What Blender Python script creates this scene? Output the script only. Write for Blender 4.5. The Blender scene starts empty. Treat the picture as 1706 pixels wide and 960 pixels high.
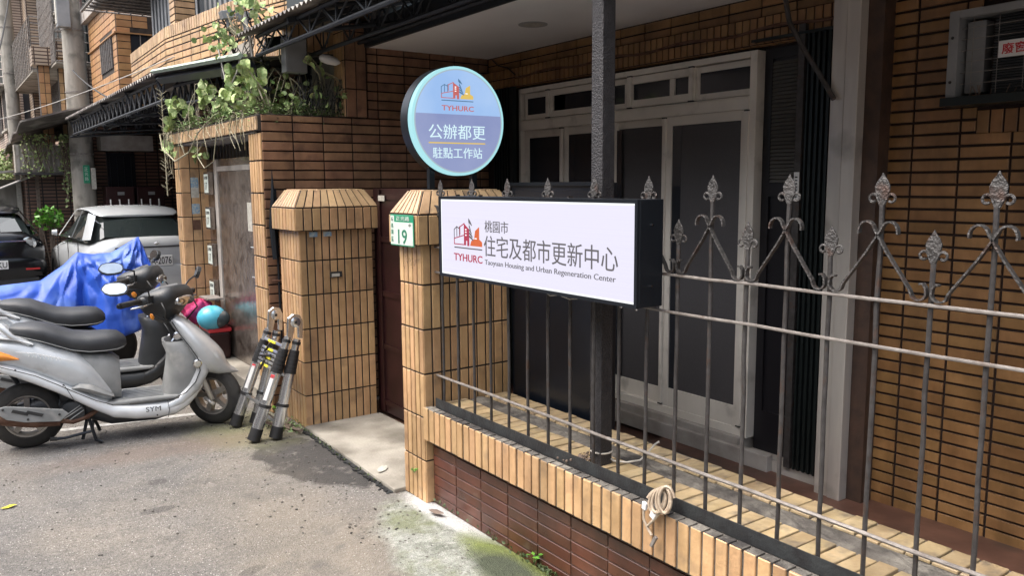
import bpy, math, random
import numpy as np
from mathutils import Vector, Matrix
random.seed(7)
S = bpy.context.scene
R = math.radians
# ------------------------------------------------------------------ camera
cam_d = bpy.data.cameras.new('camera'); cam = bpy.data.objects.new('camera', cam_d)
S.collection.objects.link(cam); S.camera = cam
yaw, pitch, roll = R(35.36), R(7.385), R(-0.427)
Fw = Vector((math.sin(yaw)*math.cos(pitch), math.cos(yaw)*math.cos(pitch), -math.sin(pitch)))
Rt = Vector((math.cos(yaw), -math.sin(yaw), 0)); Up = Rt.cross(Fw)
CR = Rt*math.cos(roll)+Up*math.sin(roll); CU = -Rt*math.sin(roll)+Up*math.cos(roll)
CAM = Vector((0, 0, 1.75))
mw = Matrix((CR, CU, -Fw)).transposed().to_4x4(); mw.translation = CAM
cam.matrix_world = mw
cam_d.sensor_width = 36; cam_d.lens = 1347.6/1706*36
cam_d.clip_start = .05; cam_d.clip_end = 500
def project(p):
    d = Vector(p)-CAM; z = d.dot(Fw)
    if z < .05: return None
    return 853+1347.6*d.dot(CR)/z, 480-1347.6*d.dot(CU)/z
# ------------------------------------------------------------------ world, sun, exposure
EXPO = 2.0
w = bpy.data.worlds.new('World'); S.world = w; w.use_nodes = True
nt = w.node_tree; bg = nt.nodes['Background']; sky = nt.nodes.new('ShaderNodeTexSky')
sky.sky_type = 'NISHITA'; sky.sun_disc = False; sky.sun_elevation = R(62); sky.sun_rotation = R(-75)
sky.air_density = 1.2; sky.dust_density = 6; sky.ozone_density = 1
hs = nt.nodes.new('ShaderNodeHueSaturation'); hs.inputs['Saturation'].default_value = .6
nt.links.new(sky.outputs[0], hs.inputs['Color']); nt.links.new(hs.outputs[0], bg.inputs[0]); bg.inputs[1].default_value = .112
sd = bpy.data.lights.new('sun', 'SUN'); sd.energy = .6; sd.angle = R(80); sd.color = (1, .98, .96)
sun = bpy.data.objects.new('sun', sd); S.collection.objects.link(sun)
az, el = R(-75), R(62)
sdir = Vector((math.sin(az)*math.cos(el), math.cos(az)*math.cos(el), math.sin(el)))
sun.rotation_euler = sdir.to_track_quat('Z', 'Y').to_euler()
S.view_settings.view_transform = 'Standard'; S.view_settings.look = 'None'
S.view_settings.exposure = EXPO; S.view_settings.gamma = 1
S.cycles.max_bounces = 6; S.cycles.diffuse_bounces = 4
EM = 1/2**EXPO
# ------------------------------------------------------------------ materials
M = {}
def srgb(r, g, b):
    f = lambda c: (c/255/12.92) if c/255 <= .04045 else ((c/255+.055)/1.055)**2.4
    return (f(r), f(g), f(b))
def mat(name, c1, c2=None, scale=5, rough=.5, metal=0, bump=0, bscale=60, rnd=0, emis=0, detail=4,
        spec=.5, c3=None, scale3=1.5, lo=.35, hi=.65, lo3=.5, hi3=.62, stretch=None, alpha=1, rrough=0, wd=0):
    m = bpy.data.materials.new(name); m.use_nodes = True; n = m.node_tree; N = n.nodes; L = n.links
    b = N['Principled BSDF']; b.inputs['Roughness'].default_value = rough; b.inputs['Metallic'].default_value = metal
    b.inputs['Specular IOR Level'].default_value = spec
    tc = N.new('ShaderNodeTexCoord'); oi = N.new('ShaderNodeObjectInfo'); geo = N.new('ShaderNodeNewGeometry')
    ad = N.new('ShaderNodeMath'); ad.operation = 'ADD'; L.new(oi.outputs['Random'], ad.inputs[0]); L.new(geo.outputs['Random Per Island'], ad.inputs[1])
    fr = N.new('ShaderNodeMath'); fr.operation = 'FRACT'; L.new(ad.outputs[0], fr.inputs[0])
    vec = tc.outputs['Object']
    if rnd:
        va = N.new('ShaderNodeVectorMath'); va.operation = 'ADD'; L.new(vec, va.inputs[0])
        ml = N.new('ShaderNodeMath'); ml.operation = 'MULTIPLY'; L.new(fr.outputs[0], ml.inputs[0]); ml.inputs[1].default_value = 37
        L.new(ml.outputs[0], va.inputs[1]); vec = va.outputs[0]
    if stretch:
        mp = N.new('ShaderNodeMapping'); mp.inputs['Scale'].default_value = stretch; L.new(vec, mp.inputs[0]); svec = mp.outputs[0]
    else: svec = vec
    col = None
    if c2 is not None:
        no = N.new('ShaderNodeTexNoise'); no.inputs['Scale'].default_value = scale; no.inputs['Detail'].default_value = detail; L.new(svec, no.inputs['Vector'])
        mr = N.new('ShaderNodeMapRange'); mr.inputs[1].default_value = lo; mr.inputs[2].default_value = hi; L.new(no.outputs[0], mr.inputs[0])
        mx = N.new('ShaderNodeMix'); mx.data_type = 'RGBA'; mx.inputs[6].default_value = (*c1, 1); mx.inputs[7].default_value = (*c2, 1)
        L.new(mr.outputs[0], mx.inputs[0]); col = mx.outputs[2]
    if c3 is not None:
        no3 = N.new('ShaderNodeTexNoise'); no3.inputs['Scale'].default_value = scale3; no3.inputs['Detail'].default_value = 7; L.new(vec, no3.inputs['Vector'])
        mr3 = N.new('ShaderNodeMapRange'); mr3.inputs[1].default_value = lo3; mr3.inputs[2].default_value = hi3; L.new(no3.outputs[0], mr3.inputs[0])
        mx3 = N.new('ShaderNodeMix'); mx3.data_type = 'RGBA'; mx3.inputs[7].default_value = (*c3, 1)
        if col: L.new(col, mx3.inputs[6])
        else: mx3.inputs[6].default_value = (*c1, 1)
        L.new(mr3.outputs[0], mx3.inputs[0]); col = mx3.outputs[2]
    if rnd:
        hv = N.new('ShaderNodeHueSaturation'); mrr = N.new('ShaderNodeMapRange'); mrr.inputs[3].default_value = 1-rnd; mrr.inputs[4].default_value = 1+rnd
        L.new(fr.outputs[0], mrr.inputs[0]); L.new(mrr.outputs[0], hv.inputs['Value'])
        f2 = N.new('ShaderNodeMath'); f2.operation = 'MULTIPLY_ADD'; f2.inputs[1].default_value = 7.31; f2.inputs[2].default_value = .2; L.new(fr.outputs[0], f2.inputs[0])
        f3 = N.new('ShaderNodeMath'); f3.operation = 'FRACT'; L.new(f2.outputs[0], f3.inputs[0])
        mh = N.new('ShaderNodeMapRange'); mh.inputs[3].default_value = .5-rnd*.05; mh.inputs[4].default_value = .5+rnd*.03; L.new(f3.outputs[0], mh.inputs[0]); L.new(mh.outputs[0], hv.inputs['Hue'])
        if col: L.new(col, hv.inputs['Color'])
        else: hv.inputs['Color'].default_value = (*c1, 1)
        col = hv.outputs[0]
    if wd:      # grime that runs over the whole wall, in world position
        mpw = N.new('ShaderNodeMapping'); mpw.inputs['Scale'].default_value = (2.2, 2.2, .7); L.new(geo.outputs['Position'], mpw.inputs[0])
        nw = N.new('ShaderNodeTexNoise'); nw.inputs['Scale'].default_value = 1.6; nw.inputs['Detail'].default_value = 8; nw.inputs['Roughness'].default_value = .65; L.new(mpw.outputs[0], nw.inputs['Vector'])
        mw_ = N.new('ShaderNodeMapRange'); mw_.inputs[1].default_value = .34; mw_.inputs[2].default_value = .62; mw_.inputs[3].default_value = 1.08; mw_.inputs[4].default_value = 1-wd; L.new(nw.outputs[0], mw_.inputs[0])
        hw2 = N.new('ShaderNodeHueSaturation'); L.new(mw_.outputs[0], hw2.inputs['Value'])
        if col: L.new(col, hw2.inputs['Color'])
        else: hw2.inputs['Color'].default_value = (*c1, 1)
        col = hw2.outputs[0]
    if col: L.new(col, b.inputs['Base Color'])
    else: b.inputs['Base Color'].default_value = (*c1, 1)
    if bump:
        nb = N.new('ShaderNodeTexNoise'); nb.inputs['Scale'].default_value = bscale; nb.inputs['Detail'].default_value = 5; L.new(svec, nb.inputs['Vector'])
        bp = N.new('ShaderNodeBump'); bp.inputs['Strength'].default_value = bump; bp.inputs['Distance'].default_value = .01
        L.new(nb.outputs[0], bp.inputs['Height']); L.new(bp.outputs[0], b.inputs['Normal'])
        if rrough:
            rr = N.new('ShaderNodeMapRange'); rr.inputs[1].default_value = .3; rr.inputs[2].default_value = .7; rr.inputs[3].default_value = rough-rrough; rr.inputs[4].default_value = rough+rrough
            L.new(nb.outputs[0], rr.inputs[0]); L.new(rr.outputs[0], b.inputs['Roughness'])
    if emis:
        if col: L.new(col, b.inputs['Emission Color'])
        else: b.inputs['Emission Color'].default_value = (*c1, 1)
        b.inputs['Emission Strength'].default_value = emis*EM
        b.inputs['Base Color'].default_value = (.02, .02, .02, 1)
        for l in list(b.inputs['Base Color'].links): L.remove(l)
    if alpha < 1:
        b.inputs['Alpha'].default_value = alpha
    M[name] = m; return m
# tiles
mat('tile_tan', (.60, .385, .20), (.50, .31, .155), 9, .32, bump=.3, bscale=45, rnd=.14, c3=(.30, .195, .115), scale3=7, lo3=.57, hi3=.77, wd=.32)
mat('tile_cap', (.60, .41, .235), (.48, .32, .175), 9, .38, bump=.25, bscale=45, rnd=.14, c3=(.28, .20, .135), scale3=12, lo3=.56, hi3=.72, wd=.3)
mat('tile_brown', (.33, .185, .105), (.24, .13, .076), 8, .36, bump=.25, bscale=40, rnd=.17, c3=(.12, .065, .045), scale3=5, lo3=.54, hi3=.72, wd=.42)  # dull tan tile of the side wall, its shade put into the colour
mat('tile_house', (.33, .18, .072), (.255, .135, .052), 8, .34, bump=.25, bscale=40, rnd=.12, wd=.38)  # tan tile again for the house front, porch shade mixed into the colour
mat('tile_red', (.125, .046, .028), (.085, .034, .022), 6, .26, bump=.15, bscale=40, rnd=.2, c3=(.16, .11, .08), scale3=10, lo3=.62, hi3=.8, wd=.35)
mat('tile_sill', (.54, .42, .25), (.42, .31, .17), 10, .5, bump=.3, bscale=50, rnd=.13, c3=(.25, .20, .14), scale3=14, lo3=.50, hi3=.70, wd=.35)
mat('grout', (.055, .043, .035), (.03, .024, .02), 12, .9, bump=.6, bscale=80)
mat('grout_dark', (.028, .014, .010), (.018, .009, .007), 12, .9)
mat('mortar', (.20, .185, .16), (.10, .09, .08), 14, .95, bump=1, bscale=60, c3=(.045, .04, .037), scale3=5, lo3=.46, hi3=.6)
mat('joint_grey', (.20, .18, .155), (.13, .115, .10), 14, .95, bump=.6, bscale=60)
mat('grout_base', (.17, .125, .10), (.10, .07, .055), 14, .9)
mat('brick_orange', (.44, .24, .105), (.36, .19, .08), 8, .45, rnd=.12)
def brickmat(name, c1, c2, cm, bw=.24, bh=.07, mortar=.012):
    m = bpy.data.materials.new(name); m.use_nodes = True; N = m.node_tree.nodes; L = m.node_tree.links; b = N['Principled BSDF']
    tc = N.new('ShaderNodeTexCoord'); sp = N.new('ShaderNodeSeparateXYZ'); L.new(tc.outputs['Object'], sp.inputs[0])
    a = N.new('ShaderNodeMath'); a.operation = 'ADD'; L.new(sp.outputs[0], a.inputs[0]); L.new(sp.outputs[1], a.inputs[1])
    cb = N.new('ShaderNodeCombineXYZ'); L.new(a.outputs[0], cb.inputs[0]); L.new(sp.outputs[2], cb.inputs[1])
    br = N.new('ShaderNodeTexBrick'); br.offset = 0; br.inputs['Scale'].default_value = 1; br.inputs['Brick Width'].default_value = bw; br.inputs['Row Height'].default_value = bh
    br.inputs['Mortar Size'].default_value = mortar; br.inputs['Color1'].default_value = (*c1, 1); br.inputs['Color2'].default_value = (*c2, 1); br.inputs['Mortar'].default_value = (*cm, 1)
    L.new(cb.outputs[0], br.inputs['Vector'])
    no = N.new('ShaderNodeTexNoise'); no.inputs['Scale'].default_value = 1.2; no.inputs['Detail'].default_value = 6; L.new(tc.outputs['Object'], no.inputs['Vector'])
    mr = N.new('ShaderNodeMapRange'); mr.inputs[1].default_value = .35; mr.inputs[2].default_value = .7; mr.inputs[3].default_value = .65; mr.inputs[4].default_value = 1.15; L.new(no.outputs[0], mr.inputs[0])
    hv = N.new('ShaderNodeHueSaturation'); L.new(br.outputs[0], hv.inputs['Color']); L.new(mr.outputs[0], hv.inputs['Value']); L.new(hv.outputs[0], b.inputs['Base Color'])
    bp = N.new('ShaderNodeBump'); bp.inputs['Strength'].default_value = .6; bp.inputs['Distance'].default_value = .01; bp.invert = True; L.new(br.outputs['Fac'], bp.inputs['Height']); L.new(bp.outputs[0], b.inputs['Normal'])
    b.inputs['Roughness'].default_value = .5; M[name] = m
brickmat('far_tan', (.46, .36, .27), (.38, .29, .21), (.07, .04, .03))
brickmat('far_brown', (.24, .13, .085), (.18, .095, .065), (.02, .012, .01))
brickmat('far_pink', (.52, .42, .35), (.45, .36, .30), (.12, .08, .06))
# metals, plastics
mat('iron', (.075, .07, .068), (.05, .045, .043), 30, .5, .3, bump=.25, bscale=90, c3=(.085, .05, .035), scale3=22, lo3=.58, hi3=.75)
mat('iron_pale', (.27, .245, .225), (.18, .16, .145), 30, .55, .15, bump=.25, bscale=90, c3=(.12, .08, .06), scale3=20, lo3=.58, hi3=.75)
mat('iron_mid', (.095, .09, .087), (.055, .052, .05), 45, .42, .4, bump=.7, bscale=110, c3=(.08, .05, .04), scale3=22, lo3=.55, hi3=.72)
mat('iron_band', (.045, .05, .052), (.03, .03, .032), 20, .45, .3, bump=.3, bscale=90, c3=(.12, .10, .08), scale3=18, lo3=.62, hi3=.8)
mat('post_paint', (.042, .039, .041), (.026, .024, .026), 40, .5, .2, bump=.8, bscale=140)
mat('stainless', (.66, .62, .56), (.46, .43, .40), 6, .36, .4, stretch=(1, 1, .15), bump=.1, bscale=40, c3=(.28, .26, .23), scale3=4, lo3=.55, hi3=.75)
mat('steel_door', (.36, .31, .275), (.22, .185, .16), 11, .24, .8, bump=.35, bscale=22, c3=(.13, .10, .085), scale3=9, lo3=.54, hi3=.66)
mat('black_metal', (.012, .015, .02), None, 5, .35, .3)
mat('truss_paint', (.02, .024, .03), (.012, .014, .018), 20, .6)
mat('sheet', (.16, .14, .13), (.09, .08, .075), 4, .6, .1, c3=(.30, .28, .25), scale3=3, stretch=(1, 1, 1))
mat('sheet_green', (.35, .42, .34), (.28, .33, .27), 6, .6)
mat('white_alu', (.76, .715, .64), (.64, .60, .54), 3, .36, .0, c3=(.40, .37, .32), scale3=6, lo3=.58, hi3=.8)
mat('ceiling', (.86, .85, .84), (.78, .77, .76), 1.5, .7)
mat('lamp_off', (.35, .35, .35), None, 5, .5)
mat('maroon', (.033, .010, .011), (.020, .007, .007), 5, .38, .2)
mat('navy', (.007, .010, .017), (.004, .006, .010), 2, .3)
mat('glass_dark', (.028, .03, .036), None, 5, .06)
mat('screen_mesh', (.085, .08, .085), (.07, .067, .07), 160, .55)
mat('blind', (.10, .098, .09), None, 5, .6)
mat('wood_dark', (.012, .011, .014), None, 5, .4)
mat('gate_green', (.018, .024, .024), None, 5, .4, .4)
mat('plaster', (.42, .39, .36), (.30, .27, .24), 6, .85, bump=.4, bscale=30, c3=(.12, .07, .05), scale3=5, lo3=.62, hi3=.7)
mat('porch_tile', (.17, .085, .06), (.11, .055, .04), 6, .45, bump=.2, bscale=20, c3=(.07, .045, .035), scale3=2)
mat('concrete', (.36, .335, .285), (.25, .23, .195), 4, .9, bump=.5, bscale=60, c3=(.15, .135, .11), scale3=2.6, lo3=.48, hi3=.68, detail=8)
mat('pole_conc', (.33, .31, .27), (.24, .22, .19), 5, .9, bump=.3, bscale=40, stretch=(2, 2, .4), c3=(.15, .14, .12), scale3=3)
# scooters, cars
mat('silver', (.60, .62, .63), (.51, .53, .54), 8, .25, .2, c3=(.34, .34, .32), scale3=9, lo3=.60, hi3=.8, bump=.04, bscale=60)
mat('silver_light', (.74, .76, .77), (.64, .66, .665), 8, .25, .12, c3=(.40, .39, .36), scale3=8, lo3=.62, hi3=.8)
mat('grey_plastic', (.20, .205, .20), (.28, .285, .28), 7, .5, bump=.1, bscale=60, c3=(.36, .35, .33), scale3=9, lo3=.56, hi3=.75)
mat('black_plastic', (.022, .024, .026), (.032, .034, .036), 10, .42, bump=.1, bscale=90)
mat('seat', (.028, .03, .034), (.04, .042, .046), 6, .5, bump=.25, bscale=160)
mat('rubber', (.018, .017, .016), (.035, .032, .028), 10, .75, bump=.4, bscale=60)
mat('rim', (.36, .34, .31), (.24, .22, .20), 12, .35, .6)
mat('jamb_brown', (.075, .042, .028), (.045, .027, .02), 12, .6, bump=.3, bscale=50)
mat('rust', (.10, .045, .028), (.16, .09, .06), 16, .7, .3, bump=.5, bscale=50)
mat('mirror_glass', (.50, .53, .55), (.62, .65, .66), 14, .06, 1)
mat('orange_lens', (.75, .28, .03), (.55, .17, .02), 20, .2)
mat('red_lens', (.35, .02, .02), None, 5, .2)
mat('chrome', (.6, .6, .6), None, 5, .15, 1)
mat('alu', (.70, .71, .715), (.54, .55, .555), 8, .2, .88, stretch=(1, 1, .2))
mat('band_black', (.015, .015, .016), None, 5, .45)
mat('yellow', (.62, .55, .03), None, 5, .5)
mat('white', (.75, .75, .74), (.65, .65, .64), 9, .5)
mat('red', (.55, .03, .04), None, 5, .5)
mat('tarp', (.03, .10, .50), (.02, .075, .42), 4, .42, bump=.5, bscale=14, spec=.4, c3=(.08, .16, .50), scale3=3)
mat('car_silver', (.56, .58, .59), (.51, .53, .54), 5, .2, .3)
mat('car_black', (.008, .009, .011), None, 5, .12, .2)
mat('car_glass', (.02, .026, .026), None, 5, .03, spec=.8)
mat('sky_blue', (.10, .45, .60), None, 5, .2)
mat('helmet_dark', (.05, .07, .08), None, 5, .15)
mat('cloth_pink', (.50, .03, .10), (.30, .02, .12), 9, .8)
mat('cable_white', (.6, .57, .52), (.45, .42, .37), 20, .5)
mat('cable_lock', (.50, .41, .31), (.33, .26, .19), 25, .4, c3=(.22, .16, .11), scale3=30, lo3=.55, hi3=.7)
mat('wire_black', (.015, .015, .015), None, 5, .6)
mat('wire_pale', (.4, .38, .35), None, 5, .6)
mat('green_plate', (.02, .25, .13), None, 5, .4)
mat('plate_white', (.62, .68, .62), (.55, .62, .56), 30, .4)
mat('blue_paper', (.16, .28, .42), (.42, .45, .40), 60, .6)
mat('paper', (.50, .48, .42), (.38, .36, .31), 30, .7)
mat('text_dark', (.03, .03, .03), None, 5, .6)
mat('text_green', (.015, .16, .09), None, 5, .5)
mat('box_grey', (.27, .275, .28), (.20, .205, .21), 6, .5, .2)
# plants
mat('leaf', (.17, .27, .09), (.11, .19, .06), 40, .5, rnd=.3)
mat('leaf_pale', (.42, .50, .22), (.19, .30, .09), 55, .6, rnd=.34, bump=.3, bscale=60, c3=(.44, .40, .22), scale3=20, lo3=.58, hi3=.72)
mat('leaf_dark', (.07, .10, .03), (.04, .06, .02), 40, .6)
mat('leaf_bright', (.10, .30, .03), (.07, .20, .02), 20, .45, rnd=.3)
mat('stem', (.24, .23, .14), (.34, .30, .21), 20, .7)
mat('vine_dry', (.20, .15, .12), (.12, .09, .07), 20, .8)
mat('flower', (.7, .25, .40), None, 5, .6)
for k in ('leaf', 'leaf_pale', 'leaf_bright'):
    M[k].node_tree.nodes['Principled BSDF'].inputs['Transmission Weight'].default_value = 0
# sign emitters (lit signs)
E_WHITE = mat('lit_white', (.80, .77, .95), (.86, .84, .98), 2, .4, emis=1.0, stretch=(1, .2, 220), lo=.3, hi=.7)
mat('lit_edge', (.95, .97, 1.0), None, 5, .4, emis=1.25)
mat('lit_cyan', (.42, .80, .86), None, 5, .4, emis=1.0)
mat('lit_ring', (.50, .62, .70), None, 5, .4, emis=.8)
mat('lit_sky', (.33, .52, .86), (.42, .60, .90), 3, .4, emis=1.0)
mat('lit_slate', (.26, .31, .56), (.33, .38, .62), 3, .4, emis=.95)
mat('lit_txt', (.72, .95, 1.0), None, 5, .4, emis=1.0)
mat('lit_yellow', (.85, .60, .15), None, 5, .4, emis=.9)
mat('lit_red', (.62, .16, .15), None, 5, .4, emis=.9)
mat('lit_orange', (.80, .14, .02), None, 5, .4, emis=.9)
mat('lit_blue', (.12, .25, .42), None, 5, .4, emis=.8)
mat('lit_grey', (.13, .12, .13), None, 5, .4, emis=.9)
mat('lit_crimson', (.50, .02, .07), None, 5, .4, emis=.9)
# ground materials --------------------------------------------------
def ground_mat(name='asphalt', apron=False):
    m = bpy.data.materials.new(name); m.use_nodes = True; N = m.node_tree.nodes; L = m.node_tree.links; b = N['Principled BSDF']
    tc = N.new('ShaderNodeTexCoord'); P = tc.outputs['Object']
    def noise(s, d=6, r=.6):
        n = N.new('ShaderNodeTexNoise'); n.inputs['Scale'].default_value = s; n.inputs['Detail'].default_value = d; n.inputs['Roughness'].default_value = r; L.new(P, n.inputs['Vector']); return n.outputs[0]
    def rng(i, a, bb, c=0, d=1):
        n = N.new('ShaderNodeMapRange'); n.inputs[1].default_value = a; n.inputs[2].default_value = bb; n.inputs[3].default_value = c; n.inputs[4].default_value = d; L.new(i, n.inputs[0]); return n.outputs[0]
    def mix(f, a, c):
        n = N.new('ShaderNodeMix'); n.data_type = 'RGBA'; L.new(f, n.inputs[0])
        if isinstance(a, tuple): n.inputs[6].default_value = (*a, 1)
        else: L.new(a, n.inputs[6])
        if isinstance(c, tuple): n.inputs[7].default_value = (*c, 1)
        else: L.new(c, n.inputs[7])
        return n.outputs[2]
    def math_(op, a, c):
        n = N.new('ShaderNodeMath'); n.operation = op
        for i, v in enumerate((a, c)):
            if isinstance(v, (int, float)): n.inputs[i].default_value = v
            else: L.new(v, n.inputs[i])
        return n.outputs[0]
    col = mix(rng(noise(1.3), .35, .65), (.125, .118, .110), (.195, .175, .15))
    col = mix(rng(noise(.5, 3), .45, .62), col, (.135, .132, .13))
    vo = N.new('ShaderNodeTexVoronoi'); vo.inputs['Scale'].default_value = 120; L.new(P, vo.inputs['Vector'])
    sp = N.new('ShaderNodeSeparateColor'); L.new(vo.outputs['Color'], sp.inputs[0])
    agg = rng(sp.outputs[0], .0, 1, .70, 1.30)
    hv = N.new('ShaderNodeHueSaturation'); L.new(col, hv.inputs['Color']); L.new(agg, hv.inputs['Value']); col = hv.outputs[0]
    light = math_('MULTIPLY', rng(sp.outputs[1], .93, .95), rng(vo.outputs['Distance'], .5, .2))
    col = mix(light, col, (.5, .48, .44))
    fine = rng(noise(45, 4, .7), .60, .68, 0, .55); col = mix(fine, col, (.07, .065, .06))
    # wet stains with shapes of their own
    def blob(cx, cy, rx, ry, rot, soft=.05, wob=.55):
        mp = N.new('ShaderNodeMapping'); mp.vector_type = 'TEXTURE'; mp.inputs['Location'].default_value = (cx, cy, 0); mp.inputs['Rotation'].default_value = (0, 0, rot); mp.inputs['Scale'].default_value = (rx, ry, 1); L.new(P, mp.inputs[0])
        ln = N.new('ShaderNodeVectorMath'); ln.operation = 'LENGTH'; L.new(mp.outputs[0], ln.inputs[0])
        d = math_('ADD', ln.outputs['Value'], math_('MULTIPLY', math_('SUBTRACT', noise(3.2, 6), .5), wob*2))
        return rng(d, 1-soft, 1+soft, 1, 0)
    for a in ((1.84, 4.78, .27, .60, .12), (.95, 5.0, .05, .05, 0), (1.05, 3.55, .07, .035, .3), (1.16, 3.2, .10, .03, .2), (.85, 4.55, .09, .05, 0)):
        k = 1 if a[2] > .1 else .5
        col = mix(math_('MULTIPLY', blob(*a), .93*k), col, (.038, .035, .033))
    col = mix(math_('MULTIPLY', blob(1.72, 5.75, .32, .45, 0, .4), .6), col, (.20, .20, .09))
    col = mix(math_('MULTIPLY', blob(1.15, 5.6, .8, .18, -.1, .4), .45), col, (.17, .12, .09))
    col = mix(math_('MULTIPLY', blob(1.4, 3.6, .35, 1.2, 0, .5), .30), col, (.24, .20, .145))
    col = mix(math_('MULTIPLY', rng(noise(2.1, 7, .7), .53, .66), .6), col, (.085, .08, .075))
    col = mix(math_('MULTIPLY', rng(noise(5.5, 8, .75), .56, .66), .45), col, (.27, .25, .22))
    if apron:
        ap = mix(rng(noise(9, 9, .7), .38, .62), (.30, .31, .275), (.165, .175, .145))
        ap = mix(rng(noise(30, 6, .7), .52, .66), ap, (.36, .36, .33)); ap = mix(math_('MULTIPLY', rng(noise(3.5, 8), .50, .64), .8), ap, (.15, .165, .09))
        ap = mix(blob(2.10, 3.45, .10, .62, .10, .25, .5), ap, (.50, .50, .49)); ap = mix(blob(2.05, 2.93, .13, .30, .1, .3, .6), ap, (.15, .18, .05)); ap = mix(blob(1.97, 2.86, .11, .22, .0, .3, .6), ap, (.055, .065, .04))
        ap = mix(math_('MULTIPLY', blob(1.9, 2.3, .2, .35, 0, .4, .7), .8), ap, (.10, .12, .05))
        hv = N.new('ShaderNodeHueSaturation'); L.new(ap, hv.inputs['Color']); L.new(rng(sp.outputs[0], 0, 1, .78, 1.18), hv.inputs['Value'])
        col = mix(blob(2.15, 2.2, .66, 1.83, 0, .045, .16), col, hv.outputs[0])
    L.new(col, b.inputs['Base Color']); b.inputs['Roughness'].default_value = .92
    bp = N.new('ShaderNodeBump'); bp.inputs['Strength'].default_value = .9; bp.inputs['Distance'].default_value = .006
    hh = math_('ADD', vo.outputs['Distance'], math_('MULTIPLY', noise(25), 1.2)); L.new(hh, bp.inputs['Height']); L.new(bp.outputs[0], b.inputs['Normal']); M[name] = m
ground_mat(); ground_mat('apron_conc', True)
mat('moss_conc', (.33, .34, .30), (.19, .195, .17), 5, .95, bump=.9, bscale=45, detail=10, c3=(.12, .14, .055), scale3=2.2, lo3=.52, hi3=.72, lo=.36, hi=.66)
mat('line_paint', (.48, .48, .46), (.26, .25, .24), 30, .8)
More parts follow.
